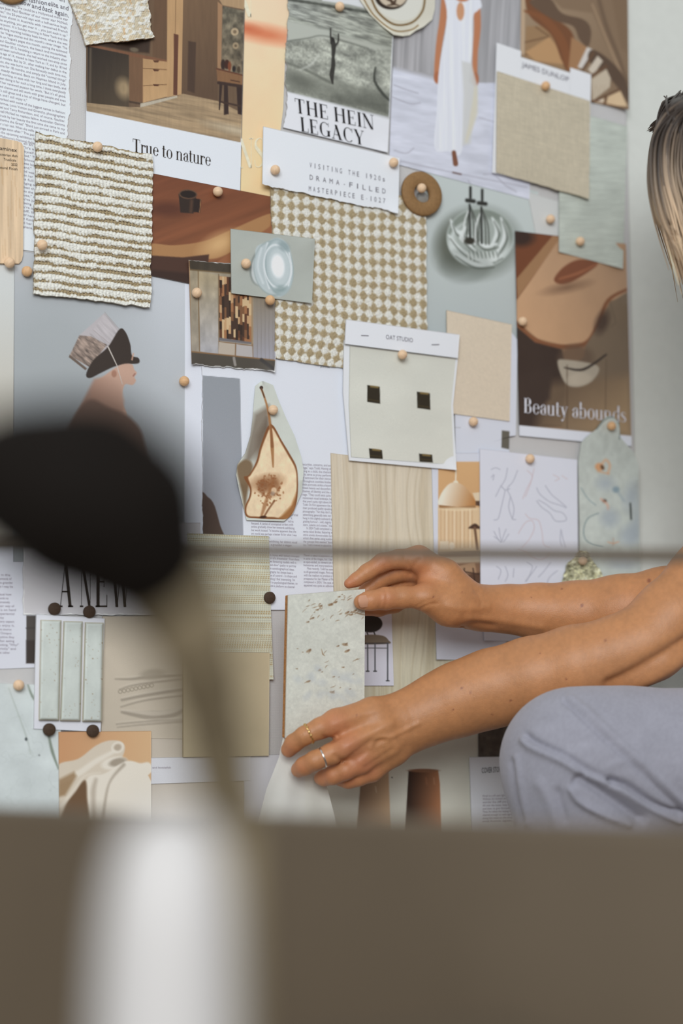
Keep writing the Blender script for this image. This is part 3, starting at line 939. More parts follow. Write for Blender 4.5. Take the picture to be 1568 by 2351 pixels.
def article():
    def pt(p):
        p.grad([(465, 862), (551, 869), (560, 1300), (466, 1300)], (500, 870), (142, 146, 152), (510, 1225), (150, 152, 160), 1.2)
        p.blob([(460, 1140), (478, 1142), (492, 1160), (505, 1205), (520, 1260), (460, 1280)], (80, 64, 56), 3)
    o = sheet('magazine_page', [(463, 815), (466, 1400)], [(800, 815), (800, 1060), (768, 1062), (768, 1400)], .0028, pt, base=(213, 216, 226), torn={'l': 2.2}, step=1.9, seed=8, rip=1, core=(222, 222, 228))
    c1 = [("rcial", 672, 1184, 684, 1185), ("t", 668, 1192, 671, 1192), ("ed to", 662, 1199, 674, 1200), ("focused. A series of conceptual orders with", 577, 1204, 673, 1207), ("artists gradually drew her towards exhibiting", 577, 1211, 676, 1215),
          ("her work instead. \"It became apparent that the", 577, 1219, 680, 1223), ("art world was perhaps a better fit for what I was", 577, 1227, 681, 1231), ("about doing first.", 580, 1234, 620, 1236),
          ("exhibiting, her distinct visual", 618, 1245, 682, 1248), ("e grounded in elegant", 622, 1253, 670, 1255), ("o, bones with fashion concepts", 620, 1276, 687, 1279), ("or of a dressmaker. From there", 620, 1283, 687, 1287), ("en favouring models with a", 620, 1291, 680, 1294),
          ("ext-door' quality to portray", 620, 1299, 680, 1302), ("in autobiographical ideas.", 620, 1307, 676, 1310), ("graphy has always been a", 620, 1315, 673, 1318), ("se of control - to shape and", 620, 1323, 681, 1326), ("thing I find interesting. I'm", 620, 1331, 677, 1334), ("l to psychological themes, so", 621, 1339, 683, 1342), ("ost a platform to channel", 621, 1347, 676, 1350)]
    c2 = ["securities, concerns, and every", "gage,\" says Todd. Having seen", "rting as a child, the characters", "s to serve as proxy performers", "of extrovert for their introvert", "Throughout countless bodies of", "male portraits strike a haunting", "tween beauty and discomfort, w", "themes of identity and the con",
          "nage. \"They could exist quite ea", "mainstream visual landscape, but t", "that aren't quite right about the s", "Todd. On first appearance the sce", "their produced quality speaking t", "photography. \"Yet they don't alig", "advertising generally sets out to", "hang in this slightly awkward spa", "grating humour - odd, slightly fo", "stern, solemn and unseen,\" she a",
          "    In 2024 Todd completed a ph", "series titled Brides, featuring wo", "attire amidst downtrodden lands", "artist's first series using outdoor", "the concept first seemed \"bandb", "joy, Todd's interest in played by in", "", "", "There's a sense of aspiration and", "in some of the images, but I like t", "as open-ended, so viewers can m", "backstories and interpretations.\"", "    Most recently, Todd has exten",
          "to AI-generated images. First exp", "with the medium to produce a fi", "prospectus for her Master of Fin", "completed in 2024, \"the case at", "appeared was quite an addictive"]
    L = [(s, a, b, c, d, 5.6) for s, a, b, c, d in c1]
    for i, s in enumerate(c2):
        y = 1068 + i * 7.72
        if not s:
            continue
        x = 694 + i * .1
        if s[0] == ' ':
            x += 8
        L.append((s.strip(), x, y, 766, y + 3.5 - .04 * i, 5.6))
    lettering(L, .0033, INK_BODY, o, 'body_text')
    lettering([("portrait", 736, 843, 757, 845, 6)], .0033, INK, o, 'caption')
    tag(o, 'white article page with a grey picture block and two columns of text', 'page')


def interior():
    def pt(p):
        p.grad([(430, 590), (640, 590), (640, 860), (430, 860)], (440, 640), (152, 140, 118), (640, 820), (146, 140, 138), 1)
        p.poly([(430, 596), (640, 616), (640, 636), (437, 620)], (66, 58, 48), 2)
        p.grad([(455, 624), (502, 632), (501, 815), (457, 806)], (470, 640), (160, 146, 120), (480, 800), (164, 162, 164), 2)
        p.mottle(.16, 14, 26, 3)
        p.line([(455, 622), (458, 806)], 2.5, (120, 98, 70)); p.line([(437, 619), (640, 638)], 3, (108, 90, 64), 2)
        p.line([(502, 630), (503, 815)], 3, (118, 98, 74))
        q = [(503, 634), (580, 640), (578, 790), (504, 778)]
        p.poly(q, (92, 66, 46), 1.5)
        m = p.mask(q)
        cx, cy = np.floor(p.X / 5.2), 0
        sh = hash1(cx, 3) * 40
        r = hash2(cx, np.floor((p.Y + sh) / (16 + 12 * hash1(cx, 5))), 9)
        pal = np.array([(52, 38, 30), (118, 82, 56), (182, 146, 108), (92, 58, 40), (150, 104, 70), (196, 168, 130), (66, 48, 38)])
        cc = pal[np.clip((r * 7).astype(int), 0, 6)]
        p.c = p.c * (1 - m[..., None]) + cc * m[..., None]
        p.poly([(503, 775), (579, 786), (579, 790), (503, 782)], (108, 104, 106), 1.5)
        p.line([(579, 640), (579, 795)], 4, (150, 128, 100), 2)
        p.poly([(503, 784), (541, 790), (540, 818), (501, 813)], (176, 164, 150), 1.5); p.poly([(543, 790), (580, 795), (580, 824), (542, 819)], (172, 166, 164), 1.5)
        p.line([(541, 788), (540, 820)], 2.5, (128, 100, 72)); p.line([(502, 784), (580, 794)], 2, (128, 100, 72)); p.line([(580, 790), (581, 826)], 2, (128, 106, 84))
        p.grad([(582, 636), (640, 640), (640, 830), (582, 825)], (585, 660), (130, 118, 98), (630, 810), (152, 150, 158), 2)
        for k in range(5):
            p.line([(590 + k * 9, 650), (591 + k * 9, 826)], 1, (112, 106, 100), 1.2, .6)
        p.poly([(436, 808), (500, 814), (640, 828), (640, 860), (436, 850)], (76, 70, 62), 2)
        p.line([(437, 807), (640, 828)], 3, (126, 96, 66), 1.5)
        p.line([(537, 822), (540, 838)], 6, (140, 134, 128), 2); p.line([(600, 826), (632, 850)], 8, (60, 56, 54), 3)
        p.line([(433, 596), (438, 832)], 3.5, (170, 128, 90), 2)
    o = sheet('photo_print', [(433, 596), (440, 836)], [(636, 616), (632, 852)], .0055, pt, step=1.5, torn={'t': 2.0, 'b': 3.0, 'r': 1.5}, mat=GLOSS, seed=21, rip=1.4, lift=[(0, 0, 60, 4), (1, 1, 60, 4), (0, 1, 50, 3)])
    tag(o, 'torn photo of a timber-panelled room with a mosaic of wood strips', 'photo')


def glass_card():
    def pt(p):
        p.mottle(.03, 60, 40, 2)
        lt, md, dk = (196, 204, 206), (176, 186, 188), (142, 156, 156)
        p.ell(600, 612, 26, 44, (128, 134, 130), 12, 4)
        p.ell(603, 613, 25, 42, (186, 192, 192), 12, 3)
        p.blob([(586, 575), (612, 556), (640, 546), (664, 568), (672, 620), (664, 660), (642, 682), (620, 668), (598, 648)], md, 3)
        p.ell(628, 616, 46, 64, dk, -6, 3, .8)
        p.ell(626, 616, 42, 60, md, -6, 3)
        p.line([(600, 570), (592, 612), (604, 650)], 5, lt, 4, .9, True); p.line([(614, 558), (606, 612), (618, 662)], 4, (204, 210, 212), 3, .9, True)
        p.ell(640, 613, 33, 66, (150, 164, 166), -6, 3); p.ell(642, 613, 30, 62, (170, 182, 184), -6, 3)
        p.ell(637, 612, 30, 50, (206, 212, 214), -8, 2, 1, 3)
        p.ell(641, 612, 24, 42, (184, 194, 196), -6, 5)
        p.ell(638, 611, 15, 27, (228, 230, 232), -6, 6)
        p.ell(652, 566, 14, 10, (130, 146, 148), 40, 8, .7); p.ell(644, 664, 14, 8, (124, 142, 142), -10, 8, .7)
        p.line([(664, 580), (670, 620), (662, 656)], 2.4, (216, 220, 222), 2, .9, True)
    o = sheet('photo_card', [(529, 525), (531, 673)], [(723, 548), (716, 696)], .0092, pt, base=(165, 169, 162), step=1.5, lift=[(1, 0, 80, 6), (1, 1, 80, 4)])
    tag(o, 'small grey-green card with a photo of a clear glass bowl', 'card')


def check_cloth():
    per = (23.5, 27.0)

    def cell(p):
        return np.cos(2 * math.pi * (p.U * p.wid / per[0] + .1 * noise1(p.V * 9, 2))) + np.cos(2 * math.pi * (p.V * p.hgt / per[1] + .12 * noise1(p.U * 8, 3)))

    def pt(p):
        f = cell(p) + fbm(p.X / 3.2, p.Y / 3.2, 5, 2) * 1.0
        t = np.clip(.5 + f * 1.0, 0, 1)[..., None]
        p.c = np.array((212, 210, 201.)) * (1 - t) + np.array((158, 142, 112.)) * t
        tex = np.sin(p.X * 1.9 + np.sin(p.Y * .9) * 1.5) * np.sin(p.Y * 1.3 + p.X * .4)
        p.c = p.c * (1 + .11 * tex[..., None])
        p.mottle(.1, 2.2, 2.2, 4)

    def rel(p):
        f = cell(p)
        return .0005 * np.abs(np.tanh(f * 1.2)) + .0005 * noise2(p.X / 2.6, p.Y / 2.6, 3)
    o = sheet('fabric_swatch', [(620, 415), (632, 690), (630, 822)], [(978, 455), (981, 800), (930, 866)], .0058, pt, step=1.35, mat=CLOTH, torn={'l': 1.6, 'r': 1.6, 'b': 1.6}, relief=rel, rip=0, core=(190, 176, 150), thick=.0015)
    tag(o, 'tan and cream checked tweed swatch with frayed edges', 'swatch')


def visiting():
    o = sheet('paper_strip', [(604, 290), (602, 424)], [(917, 362), (914, 488)], .0098, base=(216, 219, 229), torn={'b': 3.2}, lift=[(0, 1, 60, 5), (1, 1, 50, 4)], seed=31, thick=.0004, rip=1)
    L = []
    for s, x0, y0, x1, y1, gap in (("VISITING THE 1920s", 711, 384, 884, 417, 1), ("DRAMA-FILLED", 711, 412, 886, 445, 1), ("MASTERPIECE E-1027", 709, 438, 885, 467, 1)):
        n = len(s)
        for k, ch in enumerate(s):
            if ch == ' ':
                continue
            t0 = k / (n - .45); t1 = (k + .5) / (n - .45)
            if ch in 'I1-':
                t0 += .18 / n; t1 -= .18 / n
            L.append((ch, x0 + (x1 - x0) * t0, y0 + (y1 - y0) * t0, x0 + (x1 - x0) * t1, y0 + (y1 - y0) * t1, 12 if ch != '-' else 12))
    lettering(L, .0103, INK_GREY, o)
    tag(o, 'torn white paper strip printed VISITING THE 1920s in wide grey capitals', 'paper')


def striped():
    nrow = 18.5

    def coords(p):
        y = p.V * nrow + .14 * noise1(p.U * 5, 4) + .06 * noise1(p.U * 23, 8)
        fr = y - np.floor(y)
        row = np.floor(y)
        xs = p.U * 34 + hash1(row, 4) * .8
        return y, fr, row, xs

    def bob(p):
        y, fr, row, xs = coords(p)
        c = np.floor(xs); fx = xs - c - .5
        big = .7 + .6 * hash2(c, row, 2)
        th = .88 + .32 * noise1(xs / 4.2 + row * 7.3, 5) + .25 * (hash1(row, 12) - .4)
        d = np.hypot(fx * 1.3, (fr - .36) * 2.0 / big / th + .12 * noise2(p.X / 3, p.Y / 3, 12))
        return np.clip(1 - d, 0, 1), fr, fx, c, row

    def pt(p):
        b, fr, fx, c, row = bob(p)
        base = np.array((158, 142, 112.))
        w = np.clip(b * 3.2, 0, 1)[..., None]
        p.c[:] = base
        tex = np.sin(p.U * 260 + np.floor(fr * 9) * 2)[..., None]
        p.c = p.c * (1 + .1 * tex)
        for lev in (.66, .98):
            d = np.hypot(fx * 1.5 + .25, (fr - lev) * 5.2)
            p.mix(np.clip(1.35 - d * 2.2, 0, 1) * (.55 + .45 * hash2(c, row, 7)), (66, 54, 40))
        whites = np.array((216, 215, 207.)) * (1 + .05 * noise2(p.X / 2, p.Y / 2, 3))[..., None]
        p.c = p.c * (1 - w) + whites * w

    def rel(p):
        b, fr, fx, c, row = bob(p)
        return .0026 * np.sqrt(np.clip(b, 0, 1)) + .0007 * noise2(p.X / 2.5, p.Y / 2.5, 6)
    o = sheet('fabric_swatch', [(84, 304), (80, 500), (77, 674)], [(352, 356), (349, 520), (345, 705)], .0075, pt, step=1.15, mat=CLOTH, torn={'l': 3.5, 'r': 3.5, 'b': 3, 't': 3}, relief=rel, rip=0, core=(176, 162, 136), thick=.003, seed=41)
    tag(o, 'chunky striped boucle swatch of white and tan yarn', 'swatch')


def nubby():
    def f(p):
        return fbm(p.X / 7.5 + .4 * noise1(p.Y / 20, 2), p.Y / 6.0, 6, 2), fbm(p.X / 6.5, p.Y / 22, 11, 2)

    def pt(p):
        a, b = f(p)
        p.c[:] = (196, 182, 156)
        p.mix(np.clip(.5 + b * 3, 0, 1) * .7, (176, 172, 158))
        p.mix(np.clip(.5 + (b - .3) * 4, 0, 1) * .75, (200, 164, 122))
        p.mix(np.clip(.55 + a * 3.6, 0, 1) * .95, (216, 214, 206))
        p.c = p.c * (1 + .12 * (np.sin(p.X * 1.5 + p.Y) * np.sin(p.Y * 1.7))[..., None])

    def rel(p):
        a, b = f(p)
        return .0022 * np.clip(a + .2, 0, .6) + .0007 * noise2(p.X / 2.5, p.Y / 2.5, 8)
    o = sheet('fabric_swatch', [(150, -26), (198, 103)], [(334, -26), (352, 86)], .006, pt, step=1.25, mat=CLOTH, torn={'l': 2.5, 'r': 5, 'b': 2.5}, relief=rel, rip=0, core=(200, 180, 150), thick=.003, seed=51, lift=[(.7, 1, 90, 9)])
    tag(o, 'nubby cream and tan tweed swatch hanging over the kitchen page', 'swatch')


def wood_sample():
    def pt(p):
        p.mottle(.16, 5, 160, 4, None, 0, 3)
        for k in range(26):
            x = -20 + hash1(k, 3) * 75; y = 330 + hash1(k, 5) * 240
            p.line([(x, y), (x + 1, y + 20 + 30 * hash1(k, 8))], 1.6, (184, 148, 106), 2, .45)
    o = sheet('wood_sample', [(-128, 292), (-130, 602)], [(40, 324), (50, 328), (55, 340), (54, 460), (53, 585), (50, 598), (44, 605)], .005, pt, base=(204, 179, 148), step=1.3, thick=.004, core=(170, 140, 104), mat=ink_mat('ash_veneer', .5, .3, .1, 400))
    lettering([("Laminex", -6, 343, 39, 349, 9)], .0056, INK, o, 'heading')
    lettering([("Victorian Ash", -6, 356, 40, 361, 6), ("TrueScale", 8, 368, 37, 371, 6), ("2022", 26, 380, 40, 381, 6), ("Natural Finish", -8, 386, 40, 391, 6)], .0056, INK_BROWN, o)
    tag(o, 'pale ash wood sample with rounded corners at the left edge', 'sample')


def oat():
    r = root('fabric_swatch', WP(920, 900, .009), 'cream swatch with black squares under a white OAT STUDIO header', 'swatch')
    sheet('backing_card', [(789, 780), (787, 900), (801, 1057)], [(1052, 815), (1040, 930), (1048, 1079)], .0078, base=(216, 218, 221), parent=r, lift=[(1, 1, 60, 4)])

    def pt(p):
        p.mottle(.035, 120, 60, 3)
        wv = np.sin((p.X + p.Y) * 1.7) * .5
        p.c = p.c * (1 + .02 * wv[..., None])
        for q in ([(843, 884), (872, 888), (873, 927), (843, 923)], [(957, 899), (987, 903), (988, 941), (958, 937)], [(847, 1029), (877, 1033), (879, 1054), (849, 1052)], [(962, 1041), (992, 1044), (994, 1062), (963, 1060)]):
            p.poly(q, (52, 46, 36), 1.2)
            x0 = (q[0][0] + q[1][0]) / 2; y0 = q[0][1] + 3
            p.line([(x0 - 6, y0 + .2), (x0 + 10, y0 + 2)], 4, (148, 124, 74), 3, .8)
            p.line([(q[0][0] + 3, q[3][1] - 6), (q[1][0] - 2, q[2][1] - 6)], 1.5, (92, 78, 48), 1.5, .6)
    sheet('fabric', [(803, 794), (801, 930), (806, 1049)], [(1046, 824), (1036, 930), (1042, 1067)], .0086, pt, base=(206, 206, 196), step=1.4, parent=r, mat=CLOTH, bow=.002, core=(206, 205, 196))
    sheet('header_card', [(794, 733), (791, 789)], [(1055, 768), (1051, 822)], .0128, base=(217, 219, 224), parent=r)
    lettering([("OAT STUDIO", 886, 778, 948, 786, 10.5)], .0134, INK_GREY, r)
    for a, b, y0, y1 in ((829, 846.5, 770, 770.8), (991, 1008.5, 791.5, 791)):
        put('staple', WP(np.array([a, b, b, a]), np.array([y0 - .9, y1 - .9, y1 + .9, y0 + .9]), .0134), [(0, 3, 2, 1)], INK_GREY, r, smooth=False)


def beige_card():
    o = sheet('paper_sheet', [(1044, 930), (1046, 1092)], [(1172, 760), (1188, 780), (1184, 1000), (1170, 1002), (1168, 1110)], .0026,
              lambda p: (p.poly([(1152, 988), (1170, 990), (1169, 1032), (1151, 1028)], (98, 94, 84), 1.2), p.line([(1036, 981), (1057, 982)], 1.5, (170, 170, 176), 1)), base=(205, 208, 218))
    tag(o, 'white sheet with a small dark rectangle under the beige card', 'paper')

    def pt(p):
        p.mottle(.035, 3, 3, 3)
    o = sheet('colour_card', [(1025, 712), (1028, 948)], [(1175, 745), (1170, 967)], .0045, pt, base=(206, 192, 172), thick=.0012, core=(206, 198, 184))
    tag(o, 'plain beige card beside the OAT STUDIO swatch', 'card')


def beauty():
    def pt(p):
        q = [(1170, 520), (1450, 540), (1452, 1001), (1192, 977)]
        p.poly(q, (150, 118, 90), 1)
        p.poly([(1178, 526), (1290, 540), (1284, 560), (1184, 690)], (112, 68, 46), 2)
        p.ell(1195, 545, 30, 20, (52, 40, 36), 0, 16, .9)
        p.poly([(1270, 540), (1288, 545), (1188, 684), (1186, 640)], (152, 116, 84), 2)
        p.grad([(1290, 540), (1450, 560), (1450, 680), (1400, 690), (1365, 760), (1345, 785), (1290, 792), (1235, 778), (1184, 735), (1186, 690)], (1400, 600), (172, 140, 112), (1260, 760), (190, 152, 118), 3)
        p.blob([(1272, 640), (1295, 612), (1330, 596), (1372, 604), (1350, 625), (1310, 648), (1284, 652)], (122, 76, 54), 3)
        p.line([(1285, 640), (1330, 626), (1370, 606)], [4, 7, 3], (152, 98, 70), 3, .9, True)
        p.ell(1300, 660, 40, 9, (108, 82, 64), -12, 16, .7)
        p.line([(1186, 742), (1230, 782), (1290, 796), (1345, 788), (1372, 745), (1396, 690), (1440, 664)], [8, 12, 10, 10, 8, 8, 6], (128, 84, 58), 3, 1, True)
        p.poly([(1184, 748), (1228, 786), (1290, 802), (1300, 850), (1300, 980), (1190, 980)], (62, 50, 44), 4)
        p.poly([(1345, 792), (1375, 745), (1400, 694), (1445, 668), (1452, 1002), (1290, 985), (1300, 850), (1340, 820)], (120, 104, 86), 4)
        p.grad([(1250, 880), (1450, 860), (1452, 1002), (1230, 985)], (1300, 900), (108, 90, 72), (1400, 990), (166, 140, 108), 30, .9)
        p.poly([(1190, 860), (1270, 840), (1262, 915), (1200, 980), (1190, 980)], (64, 52, 46), 12)
        p.ell(1382, 740, 14, 26, (70, 54, 46), 20, 14, .8)
        p.line([(1400, 690), (1414, 740), (1404, 750)], 1.2, (84, 72, 60), 1.2, .7)
        p.ell(1322, 822, 40, 30, (98, 80, 66), 0, 14, .7)
        p.blob([(1280, 832), (1300, 826), (1372, 840), (1362, 872), (1330, 888), (1298, 880)], (168, 158, 142), 4)
        p.line([(1296, 844), (1340, 848), (1392, 814)], [3, 6, 4], (52, 44, 40), 1.6, 1, True)
        p.line([(1302, 838), (1302, 985)], 1.8, (84, 66, 52), 1.4); p.line([(1392, 824), (1390, 940)], 1.4, (92, 76, 60), 1.4)
        p.ell(1330, 870, 28, 14, (186, 174, 156), -8, 6, .6)
        p.mottle(.03, 30, 60, 4, p.mask(q))
        p.poly([(1170, 975.5), (1194, 976.5), (1452, 1001), (1452, 1060), (1170, 1060)], (212, 215, 226), 1.5)
    o = sheet('magazine_page', [(1182, 530), (1192, 1000)], [(1437, 560), (1450, 1024)], .0038, pt, base=(212, 215, 226), step=1.6, mat=GLOSS, lift=[(1, .3, 90, 4), (1, 0, 60, 4)], bow=.0)
    lettering([(didone_run("Beauty abounds"), 1203, 948, 1437, 970, 35)], .0048, INK_WHITE, o)
    tag(o, 'brown page with a curved timber table and the words Beauty abounds', 'page')


def pear():
    def pt(p):
        p.mottle(.03, 30, 30, 3)
        p.grad([(584, 1080), (590, 1000), (612, 960), (617, 985), (600, 1045), (578, 1075)], (612, 960), (78, 66, 56), (585, 1075), (150, 142, 130), 14, .85)
        p.poly([(584, 950), (617, 930), (620, 985), (598, 1030), (575, 1060), (560, 1060)], (110, 96, 82), 14, .75)
        p.blob([(545, 1068), (565, 1055), (580, 1070), (570, 1120), (562, 1170), (555, 1130), (545, 1090)], (122, 102, 78), 6)
        out = [(616, 978), (628, 978), (646, 1010), (664, 1040), (680, 1070), (684, 1100), (683, 1140), (676, 1170), (660, 1190), (630, 1192), (590, 1190), (566, 1186), (562, 1165), (572, 1140), (573, 1120), (560, 1096), (572, 1090), (588, 1060), (596, 1030), (606, 1000)]
        p.blob(out, (124, 78, 46), 2)
        inn = [(619, 985), (627, 985), (644, 1015), (660, 1043), (677, 1074), (681, 1102), (679, 1138), (668, 1165), (645, 1187), (625, 1187), (590, 1186), (569, 1183), (566, 1165), (576, 1140), (577, 1120), (570, 1098), (576, 1090), (592, 1062), (600, 1032), (610, 1005)]
        p.blob(inn, (226, 202, 168), 3)
        p.mottle(.08, 8, 12, 4, p.mask(smooth_pts(inn, 5, True)))
        p.poly([(640, 1190), (668, 1160), (680, 1130), (676, 1170), (660, 1192)], (160, 112, 66), 5, .8)
        p.line([(599, 890), (608, 915), (616, 945), (622, 990), (625, 1030), (627, 1072)], [5, 4, 5, 6, 8, 3], (158, 112, 72), 2.5, .95, True)
        p.line([(622, 975), (625, 1025)], [3, 7], (128, 82, 50), 3, .7)
        p.ell(600, 890, 4, 4, (58, 42, 34), 0, 2)
        p.line([(600, 892), (607, 912)], 3, (96, 68, 50), 1.5)
        dk = (132, 84, 50)
        p.ell(612, 1108, 34, 16, dk, -10, 18, .7)
        p.ell(604, 1118, 12, 16, (120, 76, 46), 0, 8, .6); p.ell(628, 1120, 14, 20, dk, 10, 8, .6)
        for k in range(90):
            a = hash1(k, 2) * 6.28; r = 10 + 36 * hash1(k, 3)
            x, y = 618 + r * .75 * math.cos(a), 1124 + r * .8 * math.sin(a)
            p.ell(x, y, 1.4 + 2.2 * hash1(k, 5), 1.2 + 1.4 * hash1(k, 7), (136, 84, 48), hash1(k, 9) * 180, 1.6, .6)
        p.line([(628, 1102), (618, 1130), (608, 1160), (600, 1186)], [3, 6, 9, 5], (146, 96, 58), 4, .7, True)
        p.line([(630, 1150), (616, 1170), (606, 1187)], 4, (110, 66, 38), 3, .8, True)
        p.ell(604, 1187, 8, 3, (66, 40, 26), -5, 2)
        p.ell(629, 1126, 6, 7, (222, 196, 164), 0, 3, .8); p.ell(626, 1133, 5, 5, (150, 132, 116), 0, 3, .7)
    o = sheet('paper_cutout', [(600, 875), (586, 886), (583, 920), (580, 960), (575, 1000), (563, 1040), (545, 1066), (542, 1090), (550, 1130), (560, 1170), (566, 1194)],
              [(605, 875), (627, 884), (640, 920), (657, 960), (676, 1000), (692, 1050), (697, 1080), (693, 1130), (680, 1160), (672, 1180), (652, 1197)], .006, pt, base=(196, 200, 192), step=1.2, core=(210, 212, 206), lift=[(.5, 0, 60, 3), (1, .7, 60, 4), (0, .75, 40, 4)])
    tag(o, 'cut-out picture of a dried pear slice with its stalk', 'cutout')


def veneer():
    def pt(p):
        p.grad([(740, 1040), (1300, 1040), (1300, 1700), (740, 1700)], (800, 1060), (204, 192, 172), (900, 1600), (196, 190, 166), 1)
        u = p.U * p.wid
        c = u + 16 * np.exp(-((u - 185) / 40) ** 2) * np.sin(p.V * 9) + 6 * noise1(p.V * 5, 3)
        g = noise1(c / 2.6, 4) * .5 + noise1(c / 7.5, 6) * .6
        p.c = p.c * (1 - .085 * np.clip(g, -.2, 1)[..., None] * np.array([.8, 1.0, 1.35]))
        p.mottle(.05, 3, 60, 9)
    o = sheet('wood_veneer', [(759, 1040), (772, 1640)], [(1240, 1100), (1252, 1640)], .0034, pt, step=1.7, mat=ink_mat('pale_oak_veneer', .6, .25, .1, 400), core=(196, 180, 150), thick=.001)
    tag(o, 'tall sheet of pale grained oak veneer below the OAT STUDIO swatch', 'veneer')


def pendant():
    def pt(p):
        q = [(1006, 1060), (1110, 1060), (1110, 1420), (1006, 1420)]
        p.grad(q, (1030, 1080), (206, 166, 120), (1080, 1340), (184, 142, 100), 1.2)
        p.poly([(1006, 1160), (1102, 1165), (1102, 1270), (1006, 1270)], (212, 186, 150), 3)
        for k in range(9):
            p.line([(1012 + k * 9, 1168), (1012 + k * 9, 1258)], 1.6, (182, 142, 104), 2, .7)
            if k % 2:
                p.line([(1016 + k * 9, 1168), (1016 + k * 9, 1258)], 3, (228, 208, 178), 2, .8)
        p.line([(1047, 1076), (1046, 1104)], 3, (228, 216, 194), 1.5)
        p.poly([(1042, 1104), (1050, 1104), (1054, 1112), (1038, 1112)], (230, 220, 200), 1.5)
        p.grad(smooth_pts([(1008, 1160), (1012, 1135), (1030, 1112), (1047, 1108), (1066, 1116), (1084, 1138), (1092, 1160), (1050, 1166)], 5, True), (1020, 1130), (228, 220, 202), (1088, 1150), (178, 126, 76), 2)
        p.poly([(1008, 1159), (1050, 1164), (1092, 1160), (1092, 1166), (1050, 1170), (1008, 1166)], (156, 118, 80), 1.5)
        p.ell(1052, 1169, 40, 4, (226, 206, 172), 0, 3, .8)
        p.poly([(1085, 1132), (1102, 1130), (1102, 1150), (1092, 1150)], (216, 198, 170), 2); p.poly([(1092, 1150), (1102, 1150), (1102, 1162), (1092, 1160)], (88, 66, 52), 2)
        p.blob([(1075, 1212), (1090, 1202), (1102, 1210), (1102, 1214), (1082, 1214)], (74, 52, 42), 2)
        p.line([(1090, 1212), (1096, 1262)], 6, (112, 84, 64), 2)
        p.poly([(1010, 1243), (1030, 1243), (1030, 1262), (1010, 1262)], (220, 204, 178), 2); p.ell(1037, 1254, 6, 9, (224, 210, 186), 0, 2)
        p.poly([(1006, 1270), (1110, 1265), (1110, 1420), (1006, 1420)], (128, 98, 76), 3)
        p.poly([(1006, 1278), (1110, 1274), (1110, 1290), (1006, 1294)], (176, 160, 138), 5)
        p.poly([(1050, 1300), (1090, 1290), (1094, 1316), (1064, 1316)], (160, 130, 102), 2); p.poly([(1062, 1322), (1102, 1314), (1102, 1340), (1070, 1336)], (88, 64, 50), 2)
        for q2 in ([(1066, 1305), (1064, 1335)], [(1086, 1305), (1090, 1335)], [(1060, 1312), (1100, 1318)]):
            p.line(q2, 3, (66, 46, 38), 1.5)
    o = sheet('magazine_page', [(990, 1040), (1000, 1420), (1002, 1514)], [(1108, 1040), (1160, 1420), (1164, 1517)], .0044, pt, base=(206, 209, 219), step=1.7, lift=[(0, 1, 80, 6), (1, 1, 80, 7)], mat=GLOSS)
    tag(o, 'page with a warm photo of a white dome pendant lamp over a dining room', 'page')


def sketch():
    def pt(p):
        g = (158, 160, 174); r = (196, 178, 182)
        S = [([(1165, 1075), (1160, 1100), (1148, 1120), (1138, 1140)], g), ([(1188, 1080), (1178, 1105), (1165, 1122), (1172, 1140), (1180, 1168), (1176, 1192)], g), ([(1150, 1115), (1160, 1125), (1170, 1122)], g), ([(1160, 1125), (1152, 1160), (1144, 1190), (1134, 1194)], g), ([(1172, 1140), (1168, 1165), (1176, 1190), (1184, 1193)], g),
             ([(1128, 1078), (1138, 1074), (1148, 1078)], g), ([(1128, 1096), (1134, 1090), (1132, 1102)], g), ([(1210, 1080), (1222, 1095), (1208, 1125), (1200, 1145)], r), ([(1226, 1076), (1218, 1110), (1206, 1140)], r),
             ([(1232, 1120), (1240, 1135), (1262, 1152), (1286, 1160), (1300, 1166)], g), ([(1252, 1115), (1266, 1135), (1284, 1150), (1300, 1164)], g), ([(1236, 1148), (1254, 1158), (1272, 1172), (1292, 1178), (1300, 1194), (1276, 1196), (1262, 1178), (1244, 1165), (1232, 1150)], g),
             ([(1190, 1225), (1206, 1200), (1222, 1196), (1226, 1215), (1214, 1240), (1198, 1258)], r), ([(1206, 1180), (1216, 1190), (1236, 1195), (1244, 1220), (1248, 1250), (1262, 1258)], r), ([(1134, 1220), (1142, 1235), (1150, 1245), (1156, 1230), (1162, 1215)], g), ([(1146, 1212), (1148, 1230), (1152, 1245)], g), ([(1134, 1232), (1146, 1240)], g), ([(1156, 1245), (1168, 1226)], g),
             ([(1288, 1216), (1292, 1235), (1298, 1258)], g), ([(1288, 1216), (1286, 1240), (1290, 1255)], g), ([(1270, 1090), (1284, 1098), (1274, 1104)], r), ([(1290, 1092), (1302, 1100)], r), ([(1190, 1262), (1210, 1270), (1240, 1284), (1262, 1270)], r),
             ([(1210, 1290), (1222, 1300), (1216, 1320), (1208, 1335)], g), ([(1232, 1300), (1222, 1315), (1206, 1335)], g), ([(1264, 1290), (1250, 1310), (1236, 1325)], g), ([(1140, 1300), (1150, 1310), (1144, 1330)], g), ([(1160, 1300), (1166, 1320), (1160, 1335)], g), ([(1180, 1305), (1178, 1325)], g), ([(1280, 1310), (1262, 1325), (1256, 1340)], g)]
        for q, c in S:
            p.line(q, 1.7, c, 1.5, .85, True)
    o = sheet('sketch_sheet', [(1101, 1030), (1103, 1345), (1112, 1470)], [(1325, 1055), (1327, 1345), (1330, 1478)], .0062, pt, base=(209, 211, 221), step=1.4, lift=[(1, 1, 80, 5)])
    tag(o, 'white sheet of faint pencil figure drawings', 'drawing')


